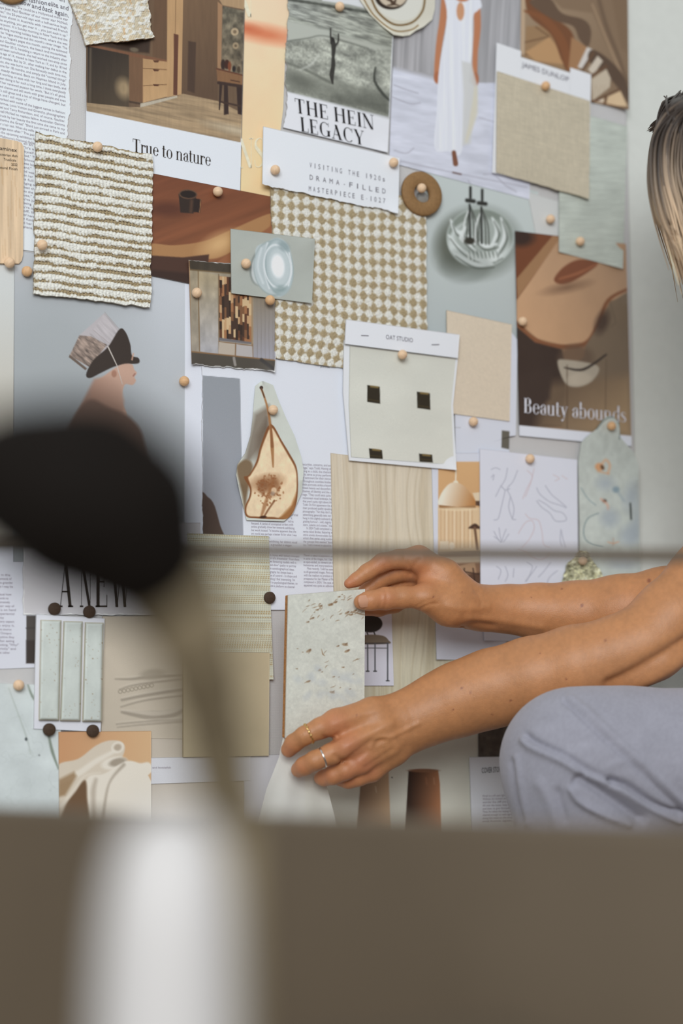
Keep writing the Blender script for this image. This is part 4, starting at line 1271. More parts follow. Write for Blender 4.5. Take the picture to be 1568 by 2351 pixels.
def painted():
    def pt(p):
        p.mottle(.08, 40, 50, 4); p.mottle(.05, 9, 12, 6)
        gr = (128, 146, 150)
        p.line([(1370, 985), (1384, 968), (1400, 958), (1416, 962), (1424, 985), (1422, 1008)], 3, (112, 124, 122), 2, .9, True)
        p.line([(1392, 1000), (1386, 1040), (1394, 1020)], 6, (164, 170, 164), 8, .6, True)
        o_ = (206, 142, 92)
        p.ell(1376, 1072, 10, 9, o_, 20, 5, .8); p.line([(1378, 1072), (1390, 1056), (1400, 1068), (1396, 1086)], 5, (206, 160, 124), 5, .8, True); p.ell(1383, 1073, 4, 6, (98, 72, 52), -30, 3)
        p.line([(1372, 1082), (1398, 1088)], 3, o_, 3, .6)
        p.ell(1388, 1150, 5, 4, (84, 66, 58), 0, 3); p.line([(1380, 1146), (1394, 1158), (1396, 1168)], 5, (208, 160, 136), 4, .7, True)
        p.ell(1414, 1124, 8, 7, (116, 138, 152), 0, 6, .8); p.line([(1418, 1128), (1432, 1150)], 5, (140, 156, 164), 6, .6)
        for x, y, rx, ry in ((1450, 1140, 16, 30), (1446, 1230, 22, 24), (1400, 1190, 20, 20), (1390, 1110, 18, 14), (1460, 1200, 10, 30)):
            p.ell(x, y, rx, ry, (152, 162, 172), 10, 22, .6)
        p.line([(1334, 1120), (1350, 1145), (1368, 1160)], 2, gr, 2, .9, True)
        p.line([(1374, 1178), (1350, 1190), (1340, 1215), (1344, 1238), (1360, 1250), (1384, 1256)], 2.4, (120, 138, 140), 2, .9, True)
        p.line([(1447, 1156), (1449, 1192)], 4, (52, 56, 52), 2)
        p.line([(1396, 1245), (1408, 1248), (1420, 1244)], 3, (206, 160, 130), 3, .8, True); p.line([(1408, 1236), (1408, 1254)], 2, (170, 130, 108), 2, .7)
        p.ell(1430, 1290, 34, 18, (160, 166, 172), 0, 16, .6)
    o = sheet('paper_cutout', [(1392, 956), (1378, 972), (1368, 986), (1345, 1004), (1334, 1016), (1327, 1060), (1330, 1200), (1330, 1300), (1340, 1345)], [(1408, 956), (1422, 972), (1424, 1004), (1440, 1022), (1456, 1040), (1466, 1070), (1468, 1240), (1470, 1300), (1470, 1345)], .0066, pt, base=(184, 190, 184), step=1.4, lift=[(1, .4, 60, 4)], core=(196, 200, 196))
    tag(o, 'pale green painted cut-out with scattered orange and blue marks', 'cutout')


def straw():
    def pt(p):
        p.mottle(.5, 8, 7, 4); p.mottle(.4, 3, 3, 6)

    def rel(p):
        return .006 * np.clip(fbm(p.X / 6, p.Y / 6, 4, 3) + .3, 0, 1)
    o = sheet('woven_sample', [(1330, 1266), (1305, 1290), (1288, 1330), (1284, 1400)], [(1345, 1266), (1366, 1290), (1382, 1320), (1396, 1400)], .0085, pt, base=(186, 184, 154), step=1.3, mat=CLOTH, relief=rel, torn={'l': 5, 'r': 5, 't': 4}, rip=0, core=(180, 176, 146))
    tag(o, 'shaggy straw coloured sample pinned beside the drawings', 'sample')


def lower_left():
    def pt(p):
        p.poly([(60, 1413), (83, 1413), (82, 1523), (60, 1523)], (76, 70, 66), 1.2)
        p.poly([(60, 1470), (83, 1470), (82, 1523), (60, 1523)], (60, 52, 48), 4)
        p.line([(60, 1442), (83, 1442)], 3, (58, 52, 50), 2, .6)
    o = sheet('magazine_page', [(-120, 1240), (-120, 1540)], [(96, 1240), (96, 1532)], .0012, pt, base=(206, 207, 215))
    rows = ["is in the", "moments of", "the grander", "me I may be", "", "tracel how", "North to", "extremely", "their way of", "it is on hand", "experiential", "noisy", "every aspect", "to enjoy it,", "one source", "of Octopus", "anytime they", "often eating", "cooking. \"Why?\"", "strictly\" and", "the other"]
    L = []
    for i, s in enumerate(rows):
        if s:
            y = 1322 + i * 8.9
            L.append((s, -6, y, -6 + 3.4 * len(s) - 2, y + .6, 5.4))
    lettering(L, .0018, INK_BODY, o, 'body_text')
    tag(o, 'magazine page with a dark strip and cropped text at the lower left', 'page')

    o = sheet('magazine_page', [(56, 1200), (52, 1330), (52, 1412)], [(460, 1200), (460, 1412)], .0024, base=(196, 193, 195), torn={'b': 2, 'l': 2}, seed=61)
    A = [[_sg(.40, 1, .08, 0, .05), _sg(.42, 1, .68, 0, .2), _hz(.16, .6, .32, .03), _hz(0, .2, 0, .03), _hz(.54, .84, 0, .03)]]
    lettering([(didone_run("A"), 134, 1394, 168, 1394, 112), (didone_run("N"), 183, 1394, 211, 1394, 112), (didone_run("E"), 219, 1394, 246, 1394, 112), (didone_run("W"), 254, 1394, 300, 1394, 112)], .003, INK_BROWN, o)
    tag(o, 'grey page with tall thin capitals above the glazed tile sample', 'page')

    def ptc(p):
        p.mottle(.03, 80, 60, 3)
        c0, c1 = (148, 138, 124), (196, 186, 170)
        for q, w in (([(265, 1556), (300, 1556), (340, 1552), (460, 1545)], [3, 6, 7, 5]), ([(275, 1580), (320, 1568), (460, 1552)], [3, 4, 4]), ([(280, 1604), (340, 1592), (460, 1574)], [6, 8, 6]), ([(278, 1620), (340, 1604), (460, 1590)], [3, 4, 3]), ([(280, 1632), (350, 1640), (400, 1634), (430, 1620)], [6, 22, 18, 4]), ([(268, 1660), (340, 1654), (460, 1648)], [3, 5, 4]), ([(270, 1667), (340, 1660), (460, 1652)], [2, 3, 3])):
            p.line([(x, y + 3) for x, y in q], w, c0, 4, .85, True)
            p.line([(x, y - 2) for x, y in q], [a * .5 for a in w], c1, 4, .7, True)
        p.ell(350, 1548, 28, 12, (160, 150, 134), -6, 8, .8)
        for k in range(9):
            p.ell(276 + k * 9, 1588 - k * 1.8, 4, 4, (148, 138, 122), 0, 2, 1, 2)
    o = sheet('magazine_page', [(235, 1415), (232, 1692)], [(560, 1415), (560, 1700)], .002, ptc, base=(186, 175, 158))
    tag(o, 'taupe page with a tone-on-tone photo of cutlery beside the tiles', 'page')

    def ptm(p):
        p.mottle(.07, 60, 50, 3)
        v = np.abs(fbm(p.X / 70 + p.Y / 160, p.Y / 60 - p.X / 150, 8, 4))
        p.mix(np.clip(.03 - v, 0, 1) * 9, (168, 176, 172))
        p.line([(60, 1560), (74, 1598), (100, 1640), (112, 1690), (120, 1725), (134, 1765)], [2, 5, 2, 5, 7, 3], (112, 122, 108), 4, .85, True)
        p.line([(20, 1580), (60, 1690), (70, 1730)], [1, 3, 1], (160, 168, 160), 4, .7, True)
        p.ell(60, 1697, 3, 4, (78, 84, 84), 0, 2); p.ell(90, 1734, 2, 2, (120, 124, 124), 0, 2)
    o = sheet('marble_sample', [(-190, 1562), (-190, 1960)], [(88, 1572), (140, 1576), (140, 1960)], .0034, ptm, base=(200, 207, 206), mat=STONE, thick=.003, core=(206, 210, 208))
    tag(o, 'white marble sheet with grey-green veins at the lower left', 'sample')

    def ptf(p):
        p.grad([(130, 1670), (350, 1670), (350, 1900), (130, 1900)], (150, 1690), (194, 146, 106), (340, 1720), (206, 170, 130), 1)
        cr = (222, 214, 200)
        p.blob([(134, 1756), (180, 1742), (220, 1712), (252, 1700), (280, 1704), (286, 1724), (268, 1756), (220, 1800), (180, 1850), (134, 1890), (128, 1800)], (206, 194, 176), 3)
        p.line([(136, 1795), (180, 1776), (220, 1748), (268, 1722)], [10, 14, 12, 8], cr, 6, .9, True)
        p.ell(270, 1716, 8, 7, (176, 162, 144), -30, 4); p.ell(270, 1716, 13, 11, cr, -30, 3, .9, 4)
        p.poly([(134, 1790), (170, 1772), (176, 1782), (150, 1826), (134, 1830)], (142, 112, 78), 8, .8)
        p.ell(262, 1752, 30, 14, cr, -12, 5); p.ell(270, 1750, 20, 9, (160, 148, 132), -14, 5)
        p.blob([(198, 1792), (240, 1776), (288, 1748), (320, 1752), (350, 1764), (350, 1900), (196, 1900)], cr, 4)
        p.line([(284, 1756), (250, 1800), (236, 1880)], [8, 4, 8], (162, 150, 134), 6, .8, True)
        p.line([(220, 1790), (214, 1820), (216, 1880)], [8, 12, 8], (178, 166, 150), 8, .8, True)
        p.blob([(150, 1850), (176, 1810), (196, 1792), (200, 1830), (200, 1900), (140, 1900)], (108, 82, 58), 6)
        p.line([(140, 1850), (170, 1815), (194, 1782), (230, 1774)], [8, 8, 5, 3], (216, 206, 190), 5, .9, True)
        p.poly([(340, 1780), (350, 1770), (350, 1800)], (200, 168, 132), 2)
    o = sheet('photo_print', [(134, 1680), (136, 1930)], [(347, 1678), (347, 1930)], .0042, ptf, mat=GLOSS)
    tag(o, 'photo of knotted cream cloth on an orange-tan ground', 'photo')

    o = sheet('paper_strip', [(330, 1740), (330, 1800)], [(575, 1735), (575, 1792)], .003, lambda p: None, base=(206, 206, 210))
    lettering([("and bottlefish", 350, 1764, 392, 1764, 4.4)], .0036, INK_BODY, o)
    tag(o, 'narrow white paper strip to the right of the knotted cloth photo', 'paper')
    o = sheet('paper_sheet', [(330, 1690), (330, 1960)], [(560, 1690), (560, 1960)], .0012, base=(190, 180, 166))
    tag(o, 'plain warm taupe sheet behind the narrow white paper strip', 'paper')

    def ptl(p):
        p.c = p.c * (1 + .05 * (np.sin(p.X * 1.3) + np.sin(p.Y * 1.3))[..., None])
        y = p.V * p.hgt
        row = np.floor(y / 4.6)
        on = (hash1(row, 3) > .4) & (np.abs(y / 4.6 - row - .5) < .32)
        p.mix(on * (.5 + .5 * hash1(row, 9)) * (.55 + .45 * np.sin(p.X * 1.1 + row)), (164, 140, 96))
        p.mottle(.06, 30, 30, 3)
    o = sheet('fabric_swatch', [(430, 1224), (430, 1560)], [(617, 1231), (622, 1400), (628, 1560)], .0044, ptl, base=(194, 194, 176), step=1.2, mat=CLOTH, core=(180, 176, 150), lift=[(1, 1, 60, 3)])
    tag(o, 'sage linen swatch with fine tan lines below the article page', 'swatch')
    o = sheet('colour_card', [(420, 1496), (420, 1738)], [(619, 1498), (617, 1735)], .0068, lambda p: p.mottle(.03, 60, 60, 2), base=(188, 174, 144), thick=.002, core=(176, 162, 130))
    tag(o, 'plain tan card over the lower end of the sage linen swatch', 'card')
    o = sheet('paper_sheet', [(560, 1735), (560, 1960)], [(700, 1730), (700, 1960)], .0022, base=(206, 206, 212))
    tag(o, 'white paper sheet behind the gauze in the lower hand', 'paper')


def lower_mid():
    def pt(p):
        p.ell(850, 1432, 28, 20, (48, 44, 40), 0, 1.5)
        p.poly([(830, 1410), (878, 1420), (872, 1445), (858, 1453), (830, 1453)], (48, 44, 40), 1.5, 0)
        p.line([(842, 1450), (846, 1462)], 3, (66, 64, 62)); p.line([(858, 1450), (862, 1460)], 3, (66, 64, 62))
        p.blob([(820, 1462), (850, 1457), (880, 1460), (892, 1470), (892, 1478), (820, 1478)], (118, 106, 90), 1.5)
        p.line([(820, 1477), (892, 1477)], 2.5, (64, 60, 58)); p.line([(820, 1488), (890, 1488)], 2, (92, 90, 90))
        for q in ([(844, 1478), (844, 1541)], [(861, 1478), (861, 1541)], [(890, 1476), (890, 1563)]):
            p.line(q, 3.2, (88, 90, 94)); p.line([(q[1][0] - 3, q[1][1]), (q[1][0] + 3, q[1][1])], 3, (56, 56, 58))
        p.line([(888, 1480), (888, 1560)], 1, (150, 152, 158), 1, .6)
    o = sheet('photo_card', [(800, 1400), (800, 1574)], [(899, 1405), (904, 1574)], .0058, pt, base=(206, 206, 216), step=1.3)
    tag(o, 'white card with a picture of a chair with a round black back', 'card')

    def ptv(p):
        p.grad([(640, 1660), (1110, 1660), (1110, 1960), (640, 1960)], (900, 1700), (212, 212, 200), (1080, 1880), (204, 202, 188), 1)
        p.mottle(.04, 60, 60, 3)
        p.grad([(830, 1770), (892, 1770), (898, 1940), (816, 1940)], (825, 1800), (134, 112, 92), (890, 1800), (190, 160, 128), 3)
        p.line([(862, 1806), (864, 1818)], 3, (196, 176, 150), 3, .7)
        p.grad([(938, 1770), (1006, 1768), (1010, 1800), (1014, 1940), (928, 1940)], (940, 1800), (64, 47, 38), (1010, 1800), (168, 116, 82), 2.5)
        p.ell(972, 1769, 34, 4, (136, 98, 74), 0, 2); p.line([(978, 1786), (980, 1800)], 4, (150, 104, 76), 4, .6); p.line([(996, 1786), (997, 1800)], 3, (178, 136, 104), 3, .6)
        p.ell(900, 1785, 1.4, 1.4, (60, 60, 56), 0, 1)
    o = sheet('photo_print', [(660, 1665), (660, 1960)], [(1099, 1665), (1100, 1960)], .0016, ptv, mat=GLOSS)
    tag(o, 'grey-green photo of two brown pottery vases under the hands', 'photo')
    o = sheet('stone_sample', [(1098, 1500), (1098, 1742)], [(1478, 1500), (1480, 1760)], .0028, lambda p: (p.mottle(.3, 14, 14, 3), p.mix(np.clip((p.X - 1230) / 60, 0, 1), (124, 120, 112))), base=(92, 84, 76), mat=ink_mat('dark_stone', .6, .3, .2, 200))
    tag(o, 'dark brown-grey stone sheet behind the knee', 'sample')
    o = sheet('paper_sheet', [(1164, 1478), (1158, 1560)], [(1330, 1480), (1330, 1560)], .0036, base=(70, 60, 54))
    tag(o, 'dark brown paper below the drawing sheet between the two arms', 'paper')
    o = sheet('printed_card', [(1077, 1738), (1084, 1960)], [(1240, 1736), (1240, 1960)], .0048, base=(214, 216, 220))
    L = [("COVER STORY", 1106, 1775, 1155, 1772, 13)]
    lettering(L, .0054, INK, o, 'heading')
    rows = ["", "Hotel is a soft spot light on the", "Wellness, fun moment and let up", "wander the cliff and pool", "All over the house, keep time", "and then, to give themselves", "Then, for when the feeling has", "cleared enough to walk again", "along the coast to the shop", "and home again."]
    lettering([(s, 1108, 1822 + i * 7.4, 1176, 1820 + i * 7.4, 5) for i, s in enumerate(rows) if s], .0054, INK_BODY, o, 'body_text')
    tag(o, 'white card headed COVER STORY beside the knee', 'card')


def tiles():
    r = root('tile_sample', WP(158, 1540, .006), 'white card with three upright pale glazed tiles', 'sample')
    sheet('backing_card', [(83, 1410), (77, 1673)], [(240, 1420), (231, 1680)], .0055, base=(212, 213, 220), parent=r, thick=.002)
    for k, (x0, x1, x2, x3) in enumerate(((93, 141, 89, 136), (146, 190, 138, 185), (195, 238, 189, 234))):
        yt = 1423 + k * 3.0; yb = 1654 + k * 1.5

        def pt(p, k=k):
            e = np.minimum(np.minimum(p.U * p.wid, (1 - p.U) * p.wid), np.minimum(p.V * p.hgt, (1 - p.V) * p.hgt))
            p.mix(np.clip(1 - e / 3.5, 0, 1) * .75, (176, 162, 130))
            p.mottle(.05, 20, 40, 3 + k)
            for j in range(26):
                x = x0 + hash1(j, k + 2) * 44; y = 1430 + hash1(j, k + 5) * 220
                s = .7 + 1.0 * hash1(j, k + 8) ** 4
                p.ell(x, y, s, s, (132, 104, 70), 0, 1.2, .75)

        def rel(p):
            e = np.minimum(np.minimum(p.U * p.wid, (1 - p.U) * p.wid), np.minimum(p.V * p.hgt, (1 - p.V) * p.hgt))
            t = np.clip(e / 7, 0, 1)
            return .006 * np.sqrt(1 - (1 - t) ** 2)
        sheet('tile', [(x0, yt), (x2, yb)], [(x1, yt + 1), (x3, yb + .6)], .0066, pt, base=(193, 199, 193), step=1.2, parent=r, mat=STONE, relief=rel, thick=.004, core=(160, 140, 110))


for fn in (newspaper, left_strip, kitchen, peach, whisk, dress, stairs, swatch_under, linen_card, hein, plates, brown_table, hat, article, interior,
           glass_card, check_cloth, visiting, striped, nubby, wood_sample, oat, beige_card, beauty, pear, veneer, pendant, sketch, painted, straw, lower_left, lower_mid, tiles):
    fn()


# ------------------------------------------------------------------ ring, pins and magnets
def lathe(name, prof, c, axis, mat, parent=None, n=40, col=None):
    """prof: (radius, height along axis) pairs"""
    a = Vector(axis).normalized()
    u = a.orthogonal().normalized(); v = a.cross(u)
    V = []
    for r, h in prof:
        for k in range(n):
            t = 2 * math.pi * k / n
            V.append(Vector(c) + a * h + u * (r * math.cos(t)) + v * (r * math.sin(t)))
    m = len(prof)
    Fq = np.array([(i * n + k, i * n + (k + 1) % n, (i + 1) * n + (k + 1) % n, (i + 1) * n + k) for i in range(m - 1) for k in range(n)])
    return put(name, np.array([tuple(x) for x in V]), Fq, mat, parent, origin=np.array(tuple(c)))


RINGM = plain_mat('brown_cork_ring', (140, 108, 72), 0.7, 0.2, 0.2, 300, 0.15)


def ring(px, py, rpx, hpx, w, label):
    c = WP(px, py, w); d = float((c - CAM) @ F_)
    R, h = rpx * d / FPX, hpx * d / FPX
    t = .003
    prof = [(h, -t), (R - .0015, -t), (R, -t + .0015), (R, t - .0015), (R - .0015, t), (h + .001, t), (h, t - .001), (h, -t)]
    o = lathe('ring_sample', prof, c, (0, -1, 0), RINGM, n=64)
    tag(o, label, 'ring')


ring(968, 445, 52, 21, .0085, 'flat brown ring pinned through its hole beside the checked swatch')
ring(22, -36, 46, 16, .005, 'flat brown ring cut off by the top left corner')
# the glass pebble seen through the ring's hole
cp = WP(970, 455, .006)
gl, gnt, gn, gbs = new_mat('clear_glass_bead')
gbs.inputs['Transmission Weight'].default_value = 0.6; gbs.inputs['Roughness'].default_value = 0.1; gbs.inputs['Base Color'].default_value = (.85, .85, .83, 1)
tn = gn.new('ShaderNodeTexNoise'); tn.inputs['Scale'].default_value = 200
tbp = gn.new('ShaderNodeBump'); tbp.inputs['Strength'].default_value = .6; tbp.inputs['Distance'].default_value = .002
gnt.links.new(tn.outputs['Fac'], tbp.inputs['Height']); gnt.links.new(tbp.outputs[0], gbs.inputs['Normal'])
bead = lathe('glass_bead', [(.0001, -.003), (.006, -.002), (.0085, 0), (.006, .0035), (.0001, .0045)], cp, (0, -1, 0), gl, n=24)
tag(bead, 'shiny clear bead in the hole of the flat brown ring', 'bead')

BEECH = plain_mat('beech_wood', (226, 192, 158), 0.5, 0.35, 0.05, 120, 0.14, (1, 1, 5))
BEECH2 = plain_mat('honey_beech_wood', (214, 172, 128), 0.5, 0.35, 0.05, 120, 0.14, (1, 1, 5))
pin_me = None


def ball_pin(px, py, w, label, mat=BEECH, r=.0057):
    global pin_me
    c = WP(px, py, w + r * .9)
    if pin_me is None:
        prof = [(.0001, -.0062), (.0007, -.006), (.0007, -.0052)] + [(r * math.sin(math.pi * (.06 + .94 * k / 22)), -r * math.cos(math.pi * (.06 + .94 * k / 22))) for k in range(23)]
        prof[-1] = (.00001, r)
        o = lathe('ball_pin', prof, c, (0, -1, 0), mat, n=32)
        pin_me = o
    else:
        o = pin_me.copy()
        if mat is not BEECH:
            o.data = pin_me.data.copy(); o.data.materials[0] = mat
        sc.collection.objects.link(o)
        o.location = c
    rr = hash1(px, 3)
    o.rotation_euler = (0, rr * 6.28, 0)
    tag(o, label, 'pin', 'wooden ball pins on the board')


for a in ((224, 337, .012, 'wooden ball pin at the top edge of the striped boucle swatch'), (97, 562, .012, 'wooden ball pin on the left side of the striped boucle swatch'),
          (22, 603, .006, 'wooden ball pin at the lower edge of the ash wood sample'), (62, 623, .003, 'wooden ball pin at the top left corner of the hat page', BEECH2),
          (500, 440, .0052, 'wooden ball pin on the red-brown table photo'), (452, 672, .007, 'wooden ball pin at the left of the torn timber-room photo'),
          (565, 605, .0102, 'wooden ball pin beside the glass bowl on the grey-green card'), (620, 689, .0098, 'wooden ball pin at the lower edge of the grey-green card', BEECH2),
          (632, 390, .0108, 'wooden ball pin at the left of the VISITING strip'), (904, 373, .0108, 'wooden ball pin at the upper right corner of the VISITING strip'),
          (780, 15, .0044, 'wooden ball pin at the top of the grey beach photo'), (1253, 197, .0086, 'wooden ball pin on the header of the beige linen swatch', BEECH2),
          (1264, 503, .0028, 'wooden ball pin on the narrow strip beside the net swatch'), (1332, 554, .0058, 'wooden ball pin near the lower edge of the sage net swatch'),
          (1200, 738, .0048, 'wooden ball pin on the left edge of the Beauty abounds page'), (968, 432, .0125, 'wooden ball pin in the hole of the brown ring'),
          (924, 814, .0138, 'wooden ball pin under the OAT STUDIO header'), (1087, 968, .004, 'wooden ball pin below the plain beige card'),
          (1404, 978, .0076, 'wooden ball pin at the head of the painted cut-out', BEECH2), (1217, 1053, .0072, 'wooden ball pin at the top of the pencil drawing sheet'),
          (1338, 1286, .0125, 'wooden ball pin on the shaggy straw sample'), (627, 941, .007, 'wooden ball pin beside the stalk of the dried pear'),
          (423, 875, .003, 'wooden ball pin on the right margin of the hat page', BEECH2), (43, 1573, .0044, 'wooden ball pin at the top of the marble sheet')):
    ball_pin(*a)

MAGM = plain_mat('dark_brown_disc', (74, 58, 46), 0.7, 0.2, 0.3, 500, 0.25)
mag_o = None
for px, py, w, lb in ((619, 1372, .005, 'round dark brown magnet at the right edge of the sage linen swatch'), (125, 1398, .0042, 'round dark brown magnet above the leftmost glazed tile'),
                      (205, 1405, .0042, 'round dark brown magnet above the gap between the two right glazed tiles'), (113, 1675, .0062, 'round dark brown magnet at the lower left of the tile card'), (213, 1678, .0062, 'round dark brown magnet at the top of the knotted cloth photo')):
    c = WP(px, py, w + .002)
    if mag_o is None:
        R = .0066
        o = mag_o = lathe('round_magnet', [(.00001, -.002), (R - .0006, -.002), (R, -.0014), (R, .0014), (R - .0006, .002), (.00001, .002)], c, (0, -1, 0), MAGM, n=36)
    else:
        o = mag_o.copy(); sc.collection.objects.link(o); o.location = c
    tag(o, lb, 'magnet', 'round magnets on the board')
# ------------------------------------------------------------------ the person
def PR(px, py, w, rpx):
    """joint under a pixel, w metres in front of the board, radius from its width in the picture"""
    p = WP(float(px), float(py), float(w))
    return p, rpx * float((p - CAM) @ F_) / FPX


class Field:
    def __init__(s, lo, hi, h):
        s.lo, s.h = np.array(lo, float), h
        s.n = np.maximum(((np.array(hi) - s.lo) / h).astype(int) + 1, 4)
        s.D = np.full(tuple(s.n), 0.06, np.float32)

    def layer(s):
        f = Field.__new__(Field)
        f.lo, f.h, f.n = s.lo, s.h, s.n
        f.D = np.full(tuple(s.n), 0.06, np.float32)
        return f

    def _box(s, lo, hi):
        a = np.clip(((lo - s.lo) / s.h).astype(int) - 1, 0, s.n)
        b = np.clip(((hi - s.lo) / s.h).astype(int) + 2, 0, s.n)
        sl = tuple(slice(i, j) for i, j in zip(a, b))
        ax = [(s.lo[k] + s.h * np.arange(a[k], b[k])).astype(np.float32) for k in range(3)]
        return sl, np.meshgrid(*ax, indexing='ij')

    def smin(s, sl, d, k):
        o = s.D[sl]
        if k <= 0:
            s.D[sl] = np.minimum(o, d)
        else:
            hh = np.clip(0.5 + 0.5 * (d - o) / k, 0, 1)
            s.D[sl] = d * (hh) * 0 + o * hh + d * (1 - hh) - k * hh * (1 - hh)

    def cap(s, a, ra, b, rb, k=0.004, flat=None):
        a, b = np.asarray(a), np.asarray(b)
        m = max(ra, rb) + 0.03
        sl, (X, Y, Z) = s._box(np.minimum(a, b) - m, np.maximum(a, b) + m)
        if X.size == 0:
            return
        d = b - a
        px, py, pz = X - a[0], Y - a[1], Z - a[2]
        t = np.clip((px * d[0] + py * d[1] + pz * d[2]) / (d @ d + 1e-12), 0, 1)
        qx, qy, qz = px - t * d[0], py - t * d[1], pz - t * d[2]
        if flat is not None:          # squash along a direction: (unit vector, factor)
            n, f = flat
            c = (qx * n[0] + qy * n[1] + qz * n[2]) * (f - 1)
            qx, qy, qz = qx + c * n[0], qy + c * n[1], qz + c * n[2]
        s.smin(sl, np.sqrt(qx * qx + qy * qy + qz * qz) - (ra + t * (rb - ra)), k)

    def chain(s, J, k=0.004, flat=None):
        for (a, ra), (b, rb) in zip(J[:-1], J[1:]):
            s.cap(a, ra, b, rb, k, flat)

    def merge(s, f, k):
        hh = np.clip(0.5 + 0.5 * (f.D - s.D) / k, 0, 1)
        s.D = s.D * hh + f.D * (1 - hh) - k * hh * (1 - hh)

    def surface(s):
        D, n = s.D, s.n
        I = D < 0
        c = np.zeros(tuple(n - 1), np.int8)
        for dx in (0, 1):
            for dy in (0, 1):
                for dz in (0, 1):
                    c += I[dx:n[0] - 1 + dx, dy:n[1] - 1 + dy, dz:n[2] - 1 + dz]
        act = (c > 0) & (c < 8)
        idx = np.argwhere(act)
        acc = np.zeros((len(idx), 3)); cnt = np.zeros(len(idx))
        cor = [np.array(q) for q in np.ndindex(2, 2, 2)]
        for i, p in enumerate(cor):
            for q in cor[i + 1:]:
                if np.abs(p - q).sum() != 1:
                    continue
                A, B = idx + p, idx + q
                da, db = D[A[:, 0], A[:, 1], A[:, 2]], D[B[:, 0], B[:, 1], B[:, 2]]
                x = (da < 0) != (db < 0)
                t = np.where(x, da / np.where(x, da - db, 1), 0)[:, None]
                acc += np.where(x[:, None], A + t * (B - A), 0); cnt += x
        V = s.lo + s.h * acc / cnt[:, None]
        vid = np.full(tuple(n - 1), -1, np.int64)
        vid[idx[:, 0], idx[:, 1], idx[:, 2]] = np.arange(len(idx))
        Q = []
        for ax in range(3):
            o = [k for k in range(3) if k != ax]
            lo = [slice(1, None)] * 3; lo[ax] = slice(0, -1)
            sl0 = [slice(1, -1)] * 3; sl0[ax] = slice(0, -1)
            sl1 = [slice(1, -1)] * 3; sl1[ax] = slice(1, None)
            a, b = I[tuple(sl0)], I[tuple(sl1)]
            e = np.argwhere(a != b)
            if len(e) == 0:
                continue
            sgn = a[e[:, 0], e[:, 1], e[:, 2]]
            e = e + 1
            e[:, ax] -= 1
            u = np.zeros(3, int); u[o[0]] = 1
            v = np.zeros(3, int); v[o[1]] = 1
            g = lambda E: vid[E[:, 0], E[:, 1], E[:, 2]]
            q = np.stack([g(e - u - v), g(e - v), g(e), g(e - u)], 1)
            flip = sgn if ax != 1 else ~sgn
            q[~flip] = q[~flip][:, ::-1]
            Q.append(q)
        Q = np.concatenate(Q)
        Q = Q[(Q >= 0).all(1)]
        # two rounds of relaxing
        for r in range(2):
            A = np.zeros_like(V); C = np.zeros(len(V))
            for k in range(4):
                np.add.at(A, Q[:, k], V[Q[:, (k + 1) % 4]] + V[Q[:, (k + 3) % 4]]); np.add.at(C, Q[:, k], 2)
            V = V * .5 + .5 * A / np.maximum(C, 1)[:, None]
        return V, Q


def normals(V, Q):
    n = np.cross(V[Q[:, 2]] - V[Q[:, 0]], V[Q[:, 3]] - V[Q[:, 1]])
    N = np.zeros_like(V)
    for k in range(4):
        np.add.at(N, Q[:, k], n)
    return N / (np.linalg.norm(N, axis=1)[:, None] + 1e-12)


def crease(V, Q, lines, facing=True):
    """press grooves (negative depth) or raise ridges (positive) along lines traced on the near side"""
    N = normals(V, Q)
    x, y, z = proj(V)
    near = ((V - CAM) * N).sum(1) < 0
    S = np.zeros(len(V))
    for pts, wpx, dep in lines:
        p = smooth_pts(pts, 6)
        d = np.full(len(V), 1e9)
        for i in range(len(p) - 1):
            dd, t = seg_dist(x, y, *p[i], *p[i + 1])
            d = np.minimum(d, dd)
        L = np.linspace(0, 1, 2)
        S += dep * np.exp(-(d / wpx) ** 2) * near
    return V + N * S[:, None]


BODY_C = (175, 122, 81)
person = root('person', WP(1700, 1750, .32) * np.array([1, 1, 0]), 'person squatting at the right, in lavender trousers, holding the stone tile with both hands', 'person')


def skin_col(V, reds=(), moles=()):
    x, y, z = proj(V)
    c = np.tile(np.array(BODY_C, float), (len(V), 1))
    c *= (1 + .05 * fbm(x / 40, y / 40, 3, 3) + .03 * noise2(x / 6, y / 6, 5))[:, None]
    for cx, cy, r, a in reds:
        m = np.exp(-((x - cx) ** 2 + (y - cy) ** 2) / r ** 2)[:, None] * a
        c = c * (1 - m) + np.array((176, 106, 78)) * m
    for cx, cy, r in moles:
        m = np.clip(1.6 - np.hypot(x - cx, y - cy) / r, 0, 1)[:, None] * .75
        c = c * (1 - m) + np.array((116, 66, 48)) * m
    return pig(c)


def J(*rows):
    return [PR(*r) for r in rows]


def bounds(chains, pad=.02):
    P = np.array([p for ch in chains for p, r in ch]); Rr = np.array([r for ch in chains for p, r in ch])[:, None]
    return (P - Rr).min(0) - pad, (P + Rr).max(0) + pad


parts_V, parts_Q, parts_C = [], [], []


def add_part(V, Q, C):
    n = sum(len(v) for v in parts_V)
    parts_V.append(V); parts_Q.append(Q + n); parts_C.append(C)


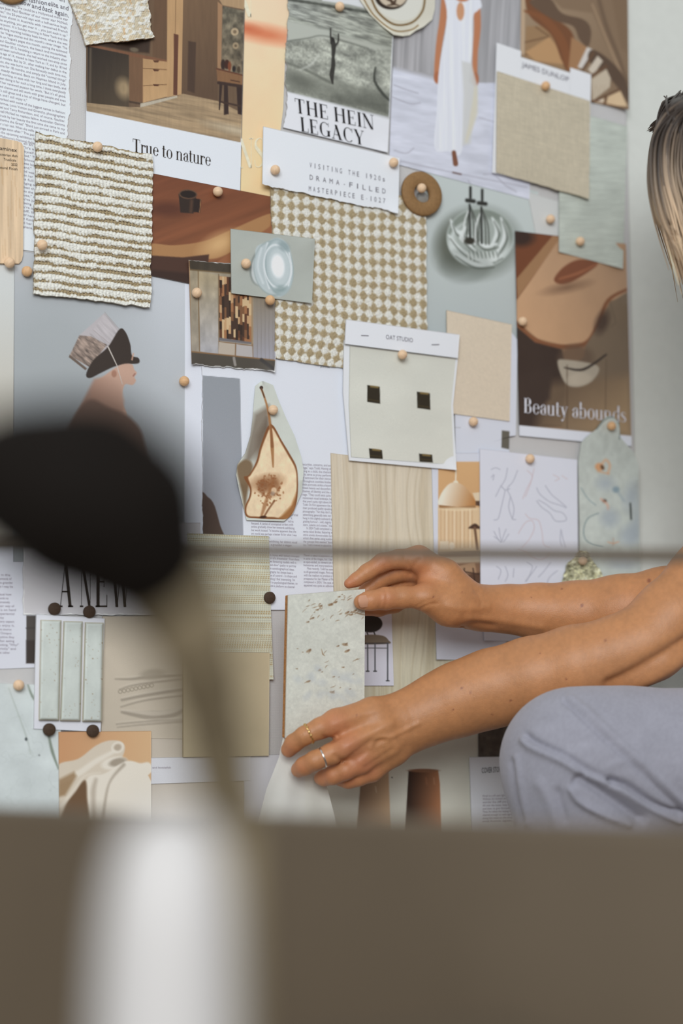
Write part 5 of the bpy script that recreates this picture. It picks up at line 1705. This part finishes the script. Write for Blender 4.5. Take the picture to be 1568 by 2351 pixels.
# ---- the far arm: its hand holds the top corner of the tile between thumb and fingers
thumb = J((1052, 1392, .098, 44), (975, 1371, .104, 27), (925, 1371, .101, 24), (886, 1374, .098, 25), (850, 1379, .096, 22), (829, 1382, .0935, 17.5))
index = J((960, 1284, .088, 29), (915, 1283, .083, 21), (878, 1291, .080, 21), (842, 1314, .076, 18.5), (818, 1331, .073, 15.5), (801, 1340, .071, 12))
middle = J((950, 1304, .071, 28), (900, 1314, .062, 25), (868, 1332, .058, 20), (842, 1355, .055, 17), (828, 1372, .055, 14))
ring_f = J((948, 1330, .056, 28), (905, 1346, .047, 25), (875, 1366, .046, 20), (838, 1386, .052, 16))
pinky = J((958, 1356, .046, 25), (905, 1388, .040, 19), (870, 1398, .042, 17), (832, 1400, .050, 14))
wristA = [PR(1092, 1386, .095, 40), PR(1092, 1394, .085, 42), PR(1094, 1402, .078, 41)]
palm = [J((1080, 1372, .095, 36), (1020, 1322, .094, 36), (962, 1283, .088, 29)), J((1080, 1385, .085, 36), (1010, 1335, .078, 36), (955, 1302, .070, 28)),
        J((1080, 1398, .074, 36), (1010, 1360, .064, 34), (952, 1328, .056, 27)), J((1080, 1406, .066, 36), (1015, 1385, .054, 32), (958, 1356, .046, 25)),
        J((1085, 1396, .095, 42), (1030, 1390, .100, 44), (978, 1372, .104, 28)), J((1040, 1360, .098, 38), (985, 1345, .092, 28))]
foreA = J((1082, 1396, .086, 45), (1120, 1397, .088, 48), (1170, 1398, .092, 52), (1235, 1404, .102, 61), (1320, 1408, .122, 70), (1420, 1402, .152, 78), (1530, 1385, .190, 80), (1640, 1362, .225, 76))
upA = J((1640, 1362, .225, 76), (1700, 1240, .22, 84), (1790, 1000, .20, 96))
lo, hi = bounds([thumb, index, middle, ring_f, pinky, foreA] + palm)
hi[0] = min(hi[0], WP(1640, 1362, .225)[0] + .04)
B = Field(lo, hi, .0019)
for ch in palm:
    B.chain(ch, .010)
B.chain(foreA, .012)
B.chain(upA, .012)
T = B.layer(); T.chain(thumb, .005); B.merge(T, .009)
FNG = B.layer()
FNG.D[:] = 9
for ch in (index, middle, ring_f, pinky):
    f = B.layer(); f.chain(ch, .004)
    hh = np.clip(.5 + .5 * (f.D - B.D) / .007, 0, 1)
    FNG.D = np.minimum(FNG.D, B.D * hh + f.D * (1 - hh) - .007 * hh * (1 - hh))
B.D = FNG.D
V, Q = B.surface()
V = crease(V, Q, [([(884, 1352), (888, 1374), (882, 1396)], 3, -.0007), ([(872, 1354), (876, 1374), (871, 1394)], 2.5, -.0004), ([(879, 1353), (882, 1374), (877, 1396)], 2, .0003),
                  ([(962, 1400), (985, 1388), (1002, 1386)], 4, -.0011), ([(956, 1392), (975, 1382), (990, 1378)], 3, -.0006),
                  ([(942, 1318), (950, 1300), (962, 1285)], 5, -.0012), ([(926, 1262), (930, 1285), (938, 1300)], 4, -.0008), ([(870, 1276), (876, 1295), (884, 1308)], 4, -.0006),
                  ([(1088, 1352), (1102, 1370), (1104, 1390)], 4, -.0007), ([(1098, 1352), (1112, 1368)], 3, -.0005), ([(1060, 1440), (1090, 1432), (1130, 1436)], 8, -.0015),
                  ([(1080, 1420), (1140, 1424), (1240, 1440)], 9, .0014), ([(1030, 1392), (1080, 1398), (1120, 1392)], 9, .0012)])
add_part(V, Q, skin_col(V, [(800, 1342, 26, .5), (878, 1290, 30, .35), (886, 1374, 24, .35), (836, 1382, 22, .25), (965, 1320, 40, .3), (960, 1256, 30, .2)],
                        [(1336, 1390, 3.2), (995, 1370, 2.2), (1490, 1333, 4), (1220, 1372, 1.6), (1290, 1352, 1.8), (1060, 1360, 1.5)]))

# ---- the near arm: back of the hand to us, fingers round the foot of the tile
wr = [(938, 1622, .112, 36), (944, 1640, .117, 40), (950, 1662, .117, 40), (956, 1682, .112, 34)]
mcp = [(772, 1660, .116, 32), (800, 1710, .124, 32), (826, 1748, .121, 30), (852, 1768, .113, 27)]
handB = [J(a, ((a[0] + b[0]) / 2, (a[1] + b[1]) / 2 - 2, (a[2] + b[2]) / 2 + .004, (a[3] + b[3]) / 2 + 3), b) for a, b in zip(wr, mcp)]
indexB = J((772, 1658, .116, 30), (735, 1672, .119, 24), (699, 1689, .114, 21.5), (675, 1706, .103, 20.5), (663, 1721, .095, 18.5))
middleB = J((800, 1712, .124, 30), (762, 1730, .127, 24), (723, 1746, .122, 22), (699, 1759, .111, 21), (686, 1767, .101, 18.5))
ringB = J((826, 1750, .120, 28), (792, 1768, .120, 23), (765, 1780, .113, 21), (744, 1786, .101, 18), (735, 1787, .093, 15))
pinkyB = J((852, 1768, .113, 26), (824, 1783, .113, 21), (800, 1790, .106, 20), (782, 1790, .096, 16))
thumbB = J((925, 1642, .098, 34), (884, 1646, .058, 22), (832, 1656, .052, 19), (780, 1666, .052, 15))
foreB = J((948, 1652, .116, 62), (975, 1640, .118, 64), (1010, 1622, .122, 72), (1060, 1603, .132, 80), (1130, 1580, .148, 85), (1220, 1556, .172, 88), (1320, 1528, .200, 87), (1420, 1498, .226, 80), (1490, 1480, .240, 74))
elb = J((1480, 1490, .240, 66), (1505, 1500, .236, 52))
upB = J((1488, 1462, .242, 72), (1540, 1418, .248, 80), (1625, 1340, .255, 88), (1760, 1170, .262, 104), (1900, 1020, .270, 112))
lo, hi = bounds([handB[0], indexB, middleB, ringB, pinkyB, foreB, elb, upB[:3]])
lo[2] = min(lo[2], WP(780, 1830, .11)[2])
G = Field(lo, hi, .0019)
for ch in handB:
    G.chain(ch, .006)
G.chain(foreB, .014)
G.chain(elb, .02)
G.chain(upB, .02)
T = G.layer(); T.chain(thumbB, .005); G.merge(T, .006)
FNG = G.layer(); FNG.D[:] = 9
for ch in (indexB, middleB, ringB, pinkyB):
    f = G.layer(); f.chain(ch, .004)
    hh = np.clip(.5 + .5 * (f.D - G.D) / .005, 0, 1)
    FNG.D = np.minimum(FNG.D, G.D * hh + f.D * (1 - hh) - .005 * hh * (1 - hh))
G.D = FNG.D
V, Q = G.surface()
V = crease(V, Q, [([(800, 1712), (840, 1690), (900, 1660)], 8, .0010), ([(826, 1748), (870, 1712), (905, 1690)], 7, .0010), ([(850, 1718), (862, 1698), (880, 1692), (905, 1688), (960, 1662)], 5, .0013), ([(770, 1662), (830, 1640), (900, 1628)], 8, .0008),
                  ([(780, 1690), (820, 1672), (860, 1660)], 9, -.0012), ([(812, 1732), (850, 1704), (880, 1700)], 7, -.0014), ([(840, 1762), (870, 1742), (900, 1722)], 7, -.0012),
                  ([(745, 1692), (760, 1700), (775, 1690)], 6, -.0016), ([(770, 1736), (790, 1748), (806, 1738)], 6, -.0016),
                  ([(1400, 1572), (1450, 1548), (1510, 1512), (1580, 1470)], 15, -.0058), ([(1420, 1592), (1470, 1570), (1520, 1546), (1570, 1512)], 12, .0042), ([(690, 1680), (698, 1697), (706, 1712)], 3, -.0003), ([(716, 1730), (724, 1746), (730, 1762)], 3, -.0003),
                  ([(920, 1600), (945, 1640), (950, 1680)], 8, -.0008)])
add_part(V, Q, skin_col(V, [(770, 1660, 34, .4), (800, 1712, 36, .4), (826, 1750, 30, .4), (850, 1770, 26, .4), (662, 1722, 22, .35), (690, 1765, 22, .35), (745, 1782, 26, .4), (800, 1792, 26, .45)],
                        [(818, 1643, 2), (1060, 1580, 2.4), (1080, 1590, 2), (1172, 1608, 2.2), (1040, 1630, 2), (1390, 1470, 2.2), (1300, 1560, 2), (1240, 1500, 1.8), (1130, 1640, 2)]))

# ---- torso, neck, head and legs (mostly beyond the frame)
hd = WP(1712, 372, .300)
toes = WP(1330, 1760, .26)
neckb = WP(1830, 830, .24)
hip = WP(2030, 1800, .27)
S1, S2 = upB[-1][0], upA[-1][0]
chest = (S1 + S2) / 2 + np.array([.03, 0, -.1])
kneeN, kneeF = WP(1318, 1752, .262), WP(1390, 1760, .12)
lo = np.minimum.reduce([hd - .14, kneeF - .1, kneeN - .1]); hi = np.maximum.reduce([hd + .14, hip + .22, S1 + .15, chest + .2])
lo[2] = .0
C = Field(lo, hi, .0085)
hipN, hipF = hip + np.array([0, -.075, 0]), hip + np.array([0, .075, 0])
C.cap(hip + np.array([0, -.05, .02]), .12, hip + np.array([0, .05, .02]), .12, .02)
C.cap(hip, .125, chest, .12, .05); C.cap(chest, .115, (S1 + S2) / 2, .09, .04)
C.cap(S1, .052, S2, .052, .03); C.cap((S1 + S2) / 2, .06, hd + np.array([.03, 0, -.09]), .048, .03)
C.cap(hd + np.array([.02, 0, .025]), .085, hd + np.array([-.02, .0, -.035]), .066, .02)
C.cap(hd + np.array([-.075, .01, -.02]), .014, hd + np.array([-.098, .012, -.035]), .011, .012)   # nose
C.cap(hd + np.array([-.06, .01, -.08]), .022, hd + np.array([-.05, .01, -.085]), .024, .015)      # chin
C.cap(hd + np.array([-.080, .01, -.060]), .010, hd + np.array([-.076, .01, -.064]), .010, .008)   # lips
C.chain([(S1, .05), (upB[-2][0], upB[-2][1] * .98), (upB[-3][0], upB[-3][1] * .9)], .02)
C.chain([(S2, .05), (upA[-2][0], upA[-2][1]), (upA[-3][0], upA[-3][1] * .9)], .02)
for h0, k0, sx in ((hipN, kneeN, 0), (hipF, kneeF, .02)):
    foot = np.array([k0[0] + .05 + sx, k0[1], .05])
    C.chain([(h0, .07), (k0 + np.array([.01, 0, 0]), .05), (foot, .036)], .02)
    C.cap(foot + np.array([.03, 0, -.012]), .034, foot + np.array([-.12, 0, -.025]), .022, .02)
V, Q = C.surface()
add_part(V, Q, skin_col(V))
put('body', np.concatenate(parts_V), np.concatenate(parts_Q), SKIN, person, np.concatenate(parts_C))

# ---- trousers: knee, thigh and shin of each leg
LAV = ink_mat('lavender_twill', .9, .15, .3, 1300, .2, .08)
lo = np.minimum(kneeN, kneeF) - .13; hi = hip + np.array([.2, .2, .2])
lo[2] = .08
P = Field(lo, hi, .0027)
kn = J((1322, 1752, .262, 148), (1420, 1752, .258, 152), (1600, 1768, .255, 158), (1800, 1790, .26, 172))
P.chain(kn + [(hipN, .12)], .03)
P.cap(kneeN, .066, hipN, .12, .03)
f0 = np.array([kneeN[0] + .05, kneeN[1], .12])
P.cap(kn[0][0], kn[0][1], kn[0][0] + np.array([.012, 0, -.10]), .066, .03)
P.cap(kn[0][0] + np.array([.012, 0, -.10]), .066, f0, .062, .03)
kf = kneeF
P.chain([(kf, .066), (hipF, .115)], .03); P.cap(kf, .066, np.array([kf[0] + .07, kf[1], .12]), .058, .02)
P.cap(hip + np.array([0, -.05, .03]), .13, hip + np.array([0, .05, .03]), .13, .03)
V, Q = P.surface()
V = crease(V, Q, [([(1298, 1612), (1360, 1668), (1440, 1742), (1520, 1820), (1600, 1900)], 6, -.0040), ([(1310, 1602), (1374, 1658), (1454, 1732), (1534, 1808), (1610, 1880)], 8, .0030),
                  ([(1204, 1700), (1222, 1716), (1290, 1746), (1340, 1776), (1400, 1800), (1480, 1846), (1560, 1880)], 9, .0060), ([(1210, 1690), (1232, 1706), (1300, 1738), (1350, 1770), (1410, 1796)], 7, -.0062),
                  ([(1314, 1806), (1322, 1788), (1334, 1778)], 5, -.005), ([(1312, 1812), (1330, 1838), (1380, 1868), (1440, 1892)], 8, .007), ([(1336, 1790), (1390, 1826), (1470, 1880)], 11, -.009),
                  ([(1404, 1794), (1440, 1806), (1500, 1848), (1560, 1872)], 8, -.010), ([(1230, 1680), (1290, 1646), (1350, 1640)], 22, .0016), ([(1290, 1720), (1380, 1700), (1450, 1690)], 18, -.0012), ([(1300, 1735), (1360, 1712)], 9, .001),
                  ([(1400, 1760), (1440, 1745), (1470, 1752)], 8, .0012), ([(1176, 1750), (1184, 1820), (1200, 1880)], 8, -.003), ([(1186, 1740), (1196, 1810), (1212, 1890)], 8, .003),
                  ([(1240, 1800), (1262, 1840), (1280, 1900)], 14, .003), ([(1280, 1820), (1296, 1880)], 10, -.003)])
x, y, z = proj(V)
tc = np.tile(np.array((146, 145, 155.)), (len(V), 1)) * (1 + .03 * fbm(x / 60, y / 30, 4, 3) + .03 * noise2(x / 2.2, y / 5, 8))[:, None]
put('trousers', V, Q, LAV, person, pig(tc))

# ---- sleeveless top over the torso
topm = plain_mat('white_cotton_top', (214, 212, 208), .9, .1, .2, 300, .05)
Tt = Field(np.minimum(S1, S2) - .3, np.maximum(S1, S2) + np.array([.35, .1, .1]), .008)
Tt.cap(hip + np.array([-.005, 0, .02]), .137, chest, .134, .05); Tt.cap(chest, .13, (S1 + S2) / 2, .105, .04)
V, Q = Tt.surface()
put('top', V, Q, topm, person)

# ---- hair: roots dark, lengths pale, falling past the face
hm, hnt, hn, hbs = new_mat('ombre_hair')
htc = hn.new('ShaderNodeTexCoord'); hmp = hn.new('ShaderNodeMapping'); hmp.inputs['Scale'].default_value = (160, 160, 3)
hnz = hn.new('ShaderNodeTexNoise'); hnz.inputs['Scale'].default_value = 1.0; hnz.inputs['Detail'].default_value = 3
hca = hn.new('ShaderNodeVertexColor'); hca.layer_name = 'Col'
hmr = hn.new('ShaderNodeMapRange'); hmr.inputs['To Min'].default_value = .8; hmr.inputs['To Max'].default_value = 1.15
hmx = hn.new('ShaderNodeVectorMath'); hmx.operation = 'SCALE'
hnt.links.new(htc.outputs['Object'], hmp.inputs['Vector']); hnt.links.new(hmp.outputs[0], hnz.inputs['Vector'])
hnt.links.new(hnz.outputs['Fac'], hmr.inputs['Value']); hnt.links.new(hca.outputs['Color'], hmx.inputs[0]); hnt.links.new(hmr.outputs[0], hmx.inputs['Scale'])
hnt.links.new(hmx.outputs[0], hbs.inputs['Base Color']); hbs.inputs['Roughness'].default_value = .42
rng = np.random.default_rng(4)
HV, HF, HC = [], [], []
nh = 0


def strand(pts, r):
    """a flat lock of hair through world points"""
    global nh
    p = smooth_pts(pts, 6)
    d = np.gradient(p, axis=0); d /= np.linalg.norm(d, axis=1)[:, None]
    s = np.cross(d, np.array([.3, 1, .1])); s /= np.linalg.norm(s, axis=1)[:, None]
    t = np.cross(d, s)
    m = len(p)
    rr = r * np.interp(np.linspace(0, 1, m), [0, .1, .7, 1], [.5, 1, .9, .15])
    ring_ = [p + s * (math.cos(a) * rr[:, None]) + t * (math.sin(a) * rr[:, None] * .7) for a in (0, 1.257, 2.513, 3.77, 5.027)]
    W_ = np.stack(ring_, 1)
    HV.append(W_.reshape(-1, 3))
    k = np.arange(m - 1)[:, None] * 5 + np.arange(5)[None]
    k2 = np.arange(m - 1)[:, None] * 5 + (np.arange(5)[None] + 1) % 5
    HF.append(np.stack([k, k2, k2 + 5, k + 5], -1).reshape(-1, 4) + nh)
    px, py, _ = proj(p)
    g = np.clip((py - 290 + 45 * rng.standard_normal()) / 250, 0, 1)[:, None]
    c = np.array((52, 42, 35.)) * (1 - g) + (np.array((216, 188, 156.)) * (.72 + .4 * rng.random())) * g
    HC.append(np.repeat(pig(c), 5, 0)); nh += 5 * m


# the skull cap of hair
cap_c = hd + np.array([.022, 0, .03])
ctr = WP(1660, 330, .30)
for i in range(1500):
    u = rng.random(); v = rng.random()
    # start on the parting at the crown, sweep over the cheek side and fall
    x0 = 1640 + rng.normal() * 30; y0 = 205 + rng.random() * 30
    wv = .23 + .17 * v
    edge = 1490 + 125 * u ** 1.1
    sway = 9 * rng.standard_normal()
    low = 560 + 260 * u + 30 * rng.standard_normal()
    pts = [WP(x0, y0, .30 + .06 * (v - .5)), WP(edge + (x0 - edge) * .45, 236 + 16 * u, wv), WP(edge + 14 * (1 - u), 300 + 14 * u, wv), WP(edge + 3 + sway * .3, 400, wv), WP(edge + 22 + 18 * u + sway * .6, 500, wv), WP(edge + 66 + 20 * u + sway, low, wv)]
    strand(pts, .0011 + .0007 * rng.random())
for i in range(420):       # the back of the head, beyond the frame
    u = rng.random(); v = rng.random()
    e = 1600 + 180 * u
    pts = [WP(1650 + 20 * rng.normal(), 200 + 15 * rng.random(), .30), WP(1640 + 130 * u, 240 + 60 * u, .21 + .18 * v), WP(e, 420, .21 + .18 * v), WP(e + 30, 650 + 60 * v, .22 + .16 * v), WP(e + 60, 900 + 60 * v, .24 + .12 * v)]
    strand(pts, .003)
for k in range(14):        # loose tuft at the temple
    pts = [WP(1530, 270 + k, .27), WP(1508, 276 + k * 1.5, .27), WP(1492 + rng.normal() * 4, 292 + k + rng.normal() * 4, .27)]
    strand(pts, .0012)
put('hair', np.concatenate(HV), np.concatenate(HF), hm, person, np.concatenate(HC))

# ---- rings and nail
GOLD = plain_mat('gold', (214, 180, 120), .25, .5, .02, 100, .05, None, None, 1.0)
SILV = plain_mat('silver', (214, 212, 208), .2, .5, .02, 100, .05, None, None, 1.0)


def finger_ring(name, a, b, t, rr, mat, twist, label):
    pa, ra = a; pb, rb = b
    c = pa * (1 - t) + pb * t; R = ra * (1 - t) + rb * t + .0002
    ax = (pb - pa) / np.linalg.norm(pb - pa)
    u = np.cross(ax, [0, 1, 0]); u /= np.linalg.norm(u); v = np.cross(ax, u)
    V = []
    n, m = 72, 10
    for i in range(n):
        a_ = 2 * math.pi * i / n
        r_ = rr * (1 + (.28 * math.sin(14 * a_) if twist else 0))
        off = (.5 * rr * math.cos(14 * a_)) if twist else 0
        for j in range(m):
            b_ = 2 * math.pi * j / m
            rad = R + r_ * math.cos(b_)
            V.append(c + (u * math.cos(a_) + v * math.sin(a_)) * rad + ax * (r_ * 1.1 * math.sin(b_) + off))
    Fq = np.array([(i * m + j, ((i + 1) % n) * m + j, ((i + 1) % n) * m + (j + 1) % m, i * m + (j + 1) % m) for i in range(n) for j in range(m)])
    o = put(name, np.array(V), Fq, mat, person)
    o['label'] = label


finger_ring('finger_ring', indexB[1], indexB[2], .72, .0011, GOLD, True, 'twisted gold ring')
finger_ring('finger_ring', middleB[1], middleB[2], .55, .0010, SILV, False, 'plain silver ring')
NAIL = plain_mat('finger_nail', (190, 142, 114), .25, .5, .02, 100, .04)


def nail(joint, pxs, dpx, label):
    """a small domed nail plate laid on the near side of a fingertip"""
    x0, y0, x1, y1, hw = pxs
    nu, nv = 14, 12
    U, Vv = np.meshgrid(np.linspace(-1, 1, nu), np.linspace(0, 1, nv))
    dx, dy = x1 - x0, y1 - y0
    L = math.hypot(dx, dy); ex, ey = dx / L, dy / L
    shape = np.sqrt(np.clip(1 - np.clip((Vv - .72) / .28, 0, 1) ** 2 * .75, 0, 1)) * (1 - .25 * np.clip((.2 - Vv) / .2, 0, 1))
    X = x0 + dx * Vv - ey * hw * U * shape; Y = y0 + dy * Vv + ex * hw * U * shape
    w = joint + .0012 * (1 - U ** 2) - .0016 * U ** 2 - .001 * Vv ** 2
    o = put('finger_nail', WP(X, Y, w).reshape(-1, 3), grid_faces(nv, nu), NAIL, person)
    o['label'] = label


nail(.1040, (848, 1379, 823, 1382, 14), 0, 'thumb nail')

# ------------------------------------------------------------------ the stone tile and the gauze in her hands
TW, TT = .083, .0085


def tile_paint(p):
    p.mottle(.05, 26, 26, 3); p.mottle(.05, 5, 5, 7)
    p.mottle(.03, 2, 2, 9)
    br = (142, 116, 88)
    for k in range(46):
        # veins of pits running up to the right, then scattered spots
        if k < 26:
            t = hash1(k, 3); b = k % 3
            x, y = ((756 + 82 * t, 1424 - 28 * t), (706 + 36 * t, 1430 - 44 * t), (752 + 40 * t, 1386 - 20 * t))[b]
            x += 10 * (hash1(k, 4) - .5); y += 10 * (hash1(k, 6) - .5)
        else:
            x, y = 665 + 165 * hash1(k, 4), 1470 + 150 * hash1(k, 6)
        s = .8 + 2.4 * hash1(k, 8) ** 2
        p.ell(x, y, s * 2.2, s, br, -35 + 50 * hash1(k, 9), 1.6, .75)
        p.ell(x + s, y - s * .6, s * 1.2, s * .6, (112, 86, 64), -35, 1.4, .7)
    for k in range(34):      # short wandering veins between the pits
        b = k % 4
        cx, cy = ((716, 1404), (776, 1378), (796, 1416), (750, 1545))[b]
        sx, sy = ((26, 24), (24, 10), (40, 12), (75, 48))[b]
        x, y = cx + sx * (hash1(k, 21) * 2 - 1), cy + sy * (hash1(k, 22) * 2 - 1)
        a = -.6 + .7 * (hash1(k, 23) - .5); l = 5 + 9 * hash1(k, 24)
        q = [(x, y), (x + l * .5 * math.cos(a) + 2 * (hash1(k, 25) - .5), y + l * .5 * math.sin(a) + 3 * (hash1(k, 26) - .5)), (x + l * math.cos(a), y + l * math.sin(a))]
        p.line(q, [.6, 1.2 + 1.6 * hash1(k, 27), .5], (138, 112, 86), 1.4, .7, True)
    p.line([(738, 1490), (741, 1502), (746, 1506)], [1, 3, 1], br, 1.5, .8)
    p.line([(806, 1404), (828, 1410), (838, 1412)], [1, 3, 2], br, 1.5, .8)
    for k in range(26):
        p.ell(680 + 150 * hash1(k, 14), 1520 + 120 * hash1(k, 16), 5 + 9 * hash1(k, 18), 4 + 5 * hash1(k, 19), (172, 178, 182), 40 * hash1(k, 3), 9, .38)


tile = root('stone_tile', WP(750, 1520, TW), 'pale speckled stone tile with terracotta edge held in both hands', 'tile')
sheet('glazed_face', [(661, 1366), (654, 1694)], [(838, 1352), (836, 1688)], TW, tile_paint, base=(197, 198, 188), step=1.1, parent=tile, mat=STONE, thick=.0008, core=(206, 204, 196))
TERR = plain_mat('terracotta_body', (176, 124, 78), .9, .1, .5, 500, .4)
f = np.stack([WP(x, y, TW - .0006) for x, y in ((661, 1366), (838, 1352), (836, 1688), (654, 1694))])
bk = f + np.array([0, TT, 0])
o = put('clay_body', np.concatenate([f, bk]), [(0, 3, 2, 1), (4, 5, 6, 7), (0, 1, 5, 4), (1, 2, 6, 5), (2, 3, 7, 6), (3, 0, 4, 7)], TERR, tile, smooth=False)
b_ = o.modifiers.new('bevel', 'BEVEL'); b_.width = .0012; b_.segments = 2

gz, gznt, gzn, gzbs = new_mat('white_gauze')
gtc = gzn.new('ShaderNodeTexCoord')
gw1 = gzn.new('ShaderNodeTexWave'); gw1.bands_direction = 'X'; gw1.inputs['Scale'].default_value = 420; gw1.inputs['Distortion'].default_value = 2
gw2 = gzn.new('ShaderNodeTexWave'); gw2.bands_direction = 'Z'; gw2.inputs['Scale'].default_value = 420; gw2.inputs['Distortion'].default_value = 2
gmx = gzn.new('ShaderNodeMath'); gmx.operation = 'MAXIMUM'
gmr = gzn.new('ShaderNodeMapRange'); gmr.inputs['To Min'].default_value = .35; gmr.inputs['To Max'].default_value = .85
for w_ in (gw1, gw2):
    gznt.links.new(gtc.outputs['Object'], w_.inputs['Vector'])
gznt.links.new(gw1.outputs['Fac'], gmx.inputs[0]); gznt.links.new(gw2.outputs['Fac'], gmx.inputs[1]); gznt.links.new(gmx.outputs[0], gmr.inputs['Value'])
gznt.links.new(gmr.outputs[0], gzbs.inputs['Alpha'])
gzbs.inputs['Base Color'].default_value = rgba((212, 211, 202)); gzbs.inputs['Roughness'].default_value = .9; gzbs.inputs['Subsurface Weight'].default_value = 0.0
v, u = np.meshgrid(np.linspace(0, 1, 110), np.linspace(0, 1, 90), indexing='ij')
lx, ly = along([(650, 1700), (654, 1673), (640, 1740), (612, 1812), (592, 1890), (580, 1990)], v[:, 0])
rx, ry = along([(690, 1696), (728, 1730), (748, 1796), (768, 1872), (782, 1950), (790, 1992)], v[:, 0])
X = lx[:, None] * (1 - u) + rx[:, None] * u; Y = ly[:, None] * (1 - u) + ry[:, None] * u
wz = .084 + v ** 1.2 * (.006 * np.sin(u * 5.5 + v * 2.0 + .6) + .0012 * np.sin(u * 17 + v * 5)) + .016 * np.sin(math.pi * u) * v - .010 * (1 - v)
o = put('gauze', WP(X, Y, wz).reshape(-1, 3), grid_faces(110, 90), gz)
tag(o, 'sheer white gauze swatch hanging from the fingers of the lower hand', 'swatch')
# ------------------------------------------------------------------ out of focus, close to the camera
TAUPE = plain_mat('taupe_painted_wood', (84, 73, 59), 0.5, 0.3, 0.06, 12, 0.06)


def same_height(px, py, z):
    d = rays(float(px), float(py))
    t = (z - CAM[2]) / d[2]
    return CAM + d * t


lt = DP(-160., 1853., .93); rt = same_height(1760, 1905, lt[2])
unit = root('shelf_unit', np.array([(lt[0] + rt[0]) / 2, (lt[1] + rt[1]) / 2, 0]), 'blurred taupe shelf unit across the bottom with a thin rail above it', 'shelf')


def slab(name, a, b, z0, z1, th, mat, parent, bev=.004):
    """an upright slab from a to b seen from the camera side"""
    a, b = np.array([a[0], a[1], 0]), np.array([b[0], b[1], 0])
    d = (b - a) / np.linalg.norm(b - a); n = np.array([-d[1], d[0], 0])
    if n[1] < 0:
        n = -n
    V = np.array([p + n * k + np.array([0, 0, z]) for z in (z0, z1) for p, k in ((a, 0), (b, 0), (b, th), (a, th))])
    o = put(name, V, [(0, 3, 2, 1), (4, 5, 6, 7), (0, 1, 5, 4), (1, 2, 6, 5), (2, 3, 7, 6), (3, 0, 4, 7)], mat, parent, smooth=False)
    m = o.modifiers.new('bevel', 'BEVEL'); m.width = bev; m.segments = 3
    return o


slab('back_panel', lt, rt, 0.0, lt[2], .02, TAUPE, unit)
la = DP(-160., 1253., 1.0); ra = same_height(1760, 1277, la[2])
slab('rail', la, ra, la[2] - .0040, la[2] + .0040, .010, TAUPE, unit, .001)
for p0, p1 in ((lt, la), (rt, ra)):
    q = np.array([[p0[0], p0[1], lt[2] - .05], [p1[0], p1[1], la[2] + .01]])
    V = np.array([c + np.array([sx, sy, 0]) for c in q for sx, sy in ((-.008, -.008), (.008, -.008), (.008, .008), (-.008, .008))])
    put('post', V, [(0, 3, 2, 1), (4, 5, 6, 7), (0, 1, 5, 4), (1, 2, 6, 5), (2, 3, 7, 6), (3, 0, 4, 7)], TAUPE, unit, smooth=False)

# a low table just below the frame carries the two near objects
tz = CAM[2] - .135
tc_ = DP(560., 2700., .50)
table = root('side_table', np.array([tc_[0], tc_[1], 0]), 'low side table just under the white vase at the bottom', 'table')
box('tabletop', (tc_[0] - .22, tc_[1] - .17, tz - .02), (tc_[0] + .20, tc_[1] + .17, tz), TAUPE, table, .003)
for sx in (-.19, .17):
    for sy in (-.14, .14):
        box('leg', (tc_[0] + sx - .012, tc_[1] + sy - .012, 0), (tc_[0] + sx + .012, tc_[1] + sy + .012, tz - .02), TAUPE, table)

VASE = plain_mat('white_ceramic', (172, 169, 167), .45, .5, .02, 30, .02)
vt = DP(392., 1862., .44)
s = .44 / FPX
prof = [(.0001, tz - vt[2]), (150 * s, tz - vt[2]), (166 * s, tz - vt[2] + .004), (168 * s, -560 * s), (160 * s, -330 * s), (152 * s, -220 * s), (134 * s, -120 * s), (104 * s, -46 * s), (70 * s, -8 * s), (54 * s, 0), (48 * s, -6 * s), (60 * s, -30 * s), (90 * s, -80 * s), (110 * s, -200 * s), (.0001, -220 * s)]
vz = lathe('white_vase', prof, vt, (0, 0, 1), VASE, n=48)
tag(vz, 'blurred white round-shouldered vase standing close to the camera at the lower left', 'vase')

orn = root('ornament', np.array([0, 0, 0.]) + DP(560., 2300., .37), 'blurred near-black rounded head on a slim taupe stem, close to the camera at the left', 'ornament')
DARK = plain_mat('near_black_brown', (17, 13, 10), .8, .1, .2, 60, .2)
STEM = plain_mat('taupe_stem', (124, 112, 90), .6, .2, .1, 60, .1)


def DPR(px, py, d, rpx):
    return DP(float(px), float(py), d), rpx * d / FPX


ch = [DPR(330, 1220, .49, 110), DPR(395, 1360, .49, 125), DPR(438, 1450, .495, 104), DPR(472, 1570, .51, 86), DPR(505, 1720, .53, 74), DPR(534, 1900, .55, 70)]
low = ch[-1][0].copy(); low[2] = tz + ch[-1][1] * 1.15 + .0003
P_ = np.array([c[0] for c in ch] + [low]); r_ = [c[1] for c in ch] + [ch[-1][1] * 1.15]
hd_c = DP(222., 1130., .48); sx_ = .36 / FPX
Fo = Field(P_.min(0) - .04, P_.max(0) + .04, .0020)
Fo.chain(list(zip(P_, r_)), .004)
V, Q = Fo.surface()
put('stem', V, Q, STEM, orn)
Fh = Field(hd_c - .09, hd_c + .09, .0024)
Fh.chain([DPR(45, 1096, .48, 165), DPR(195, 1146, .48, 214), DPR(286, 1196, .48, 178), DPR(338, 1288, .48, 134)], .012)
V, Q = Fh.surface()
put('head', V, Q, DARK, orn)
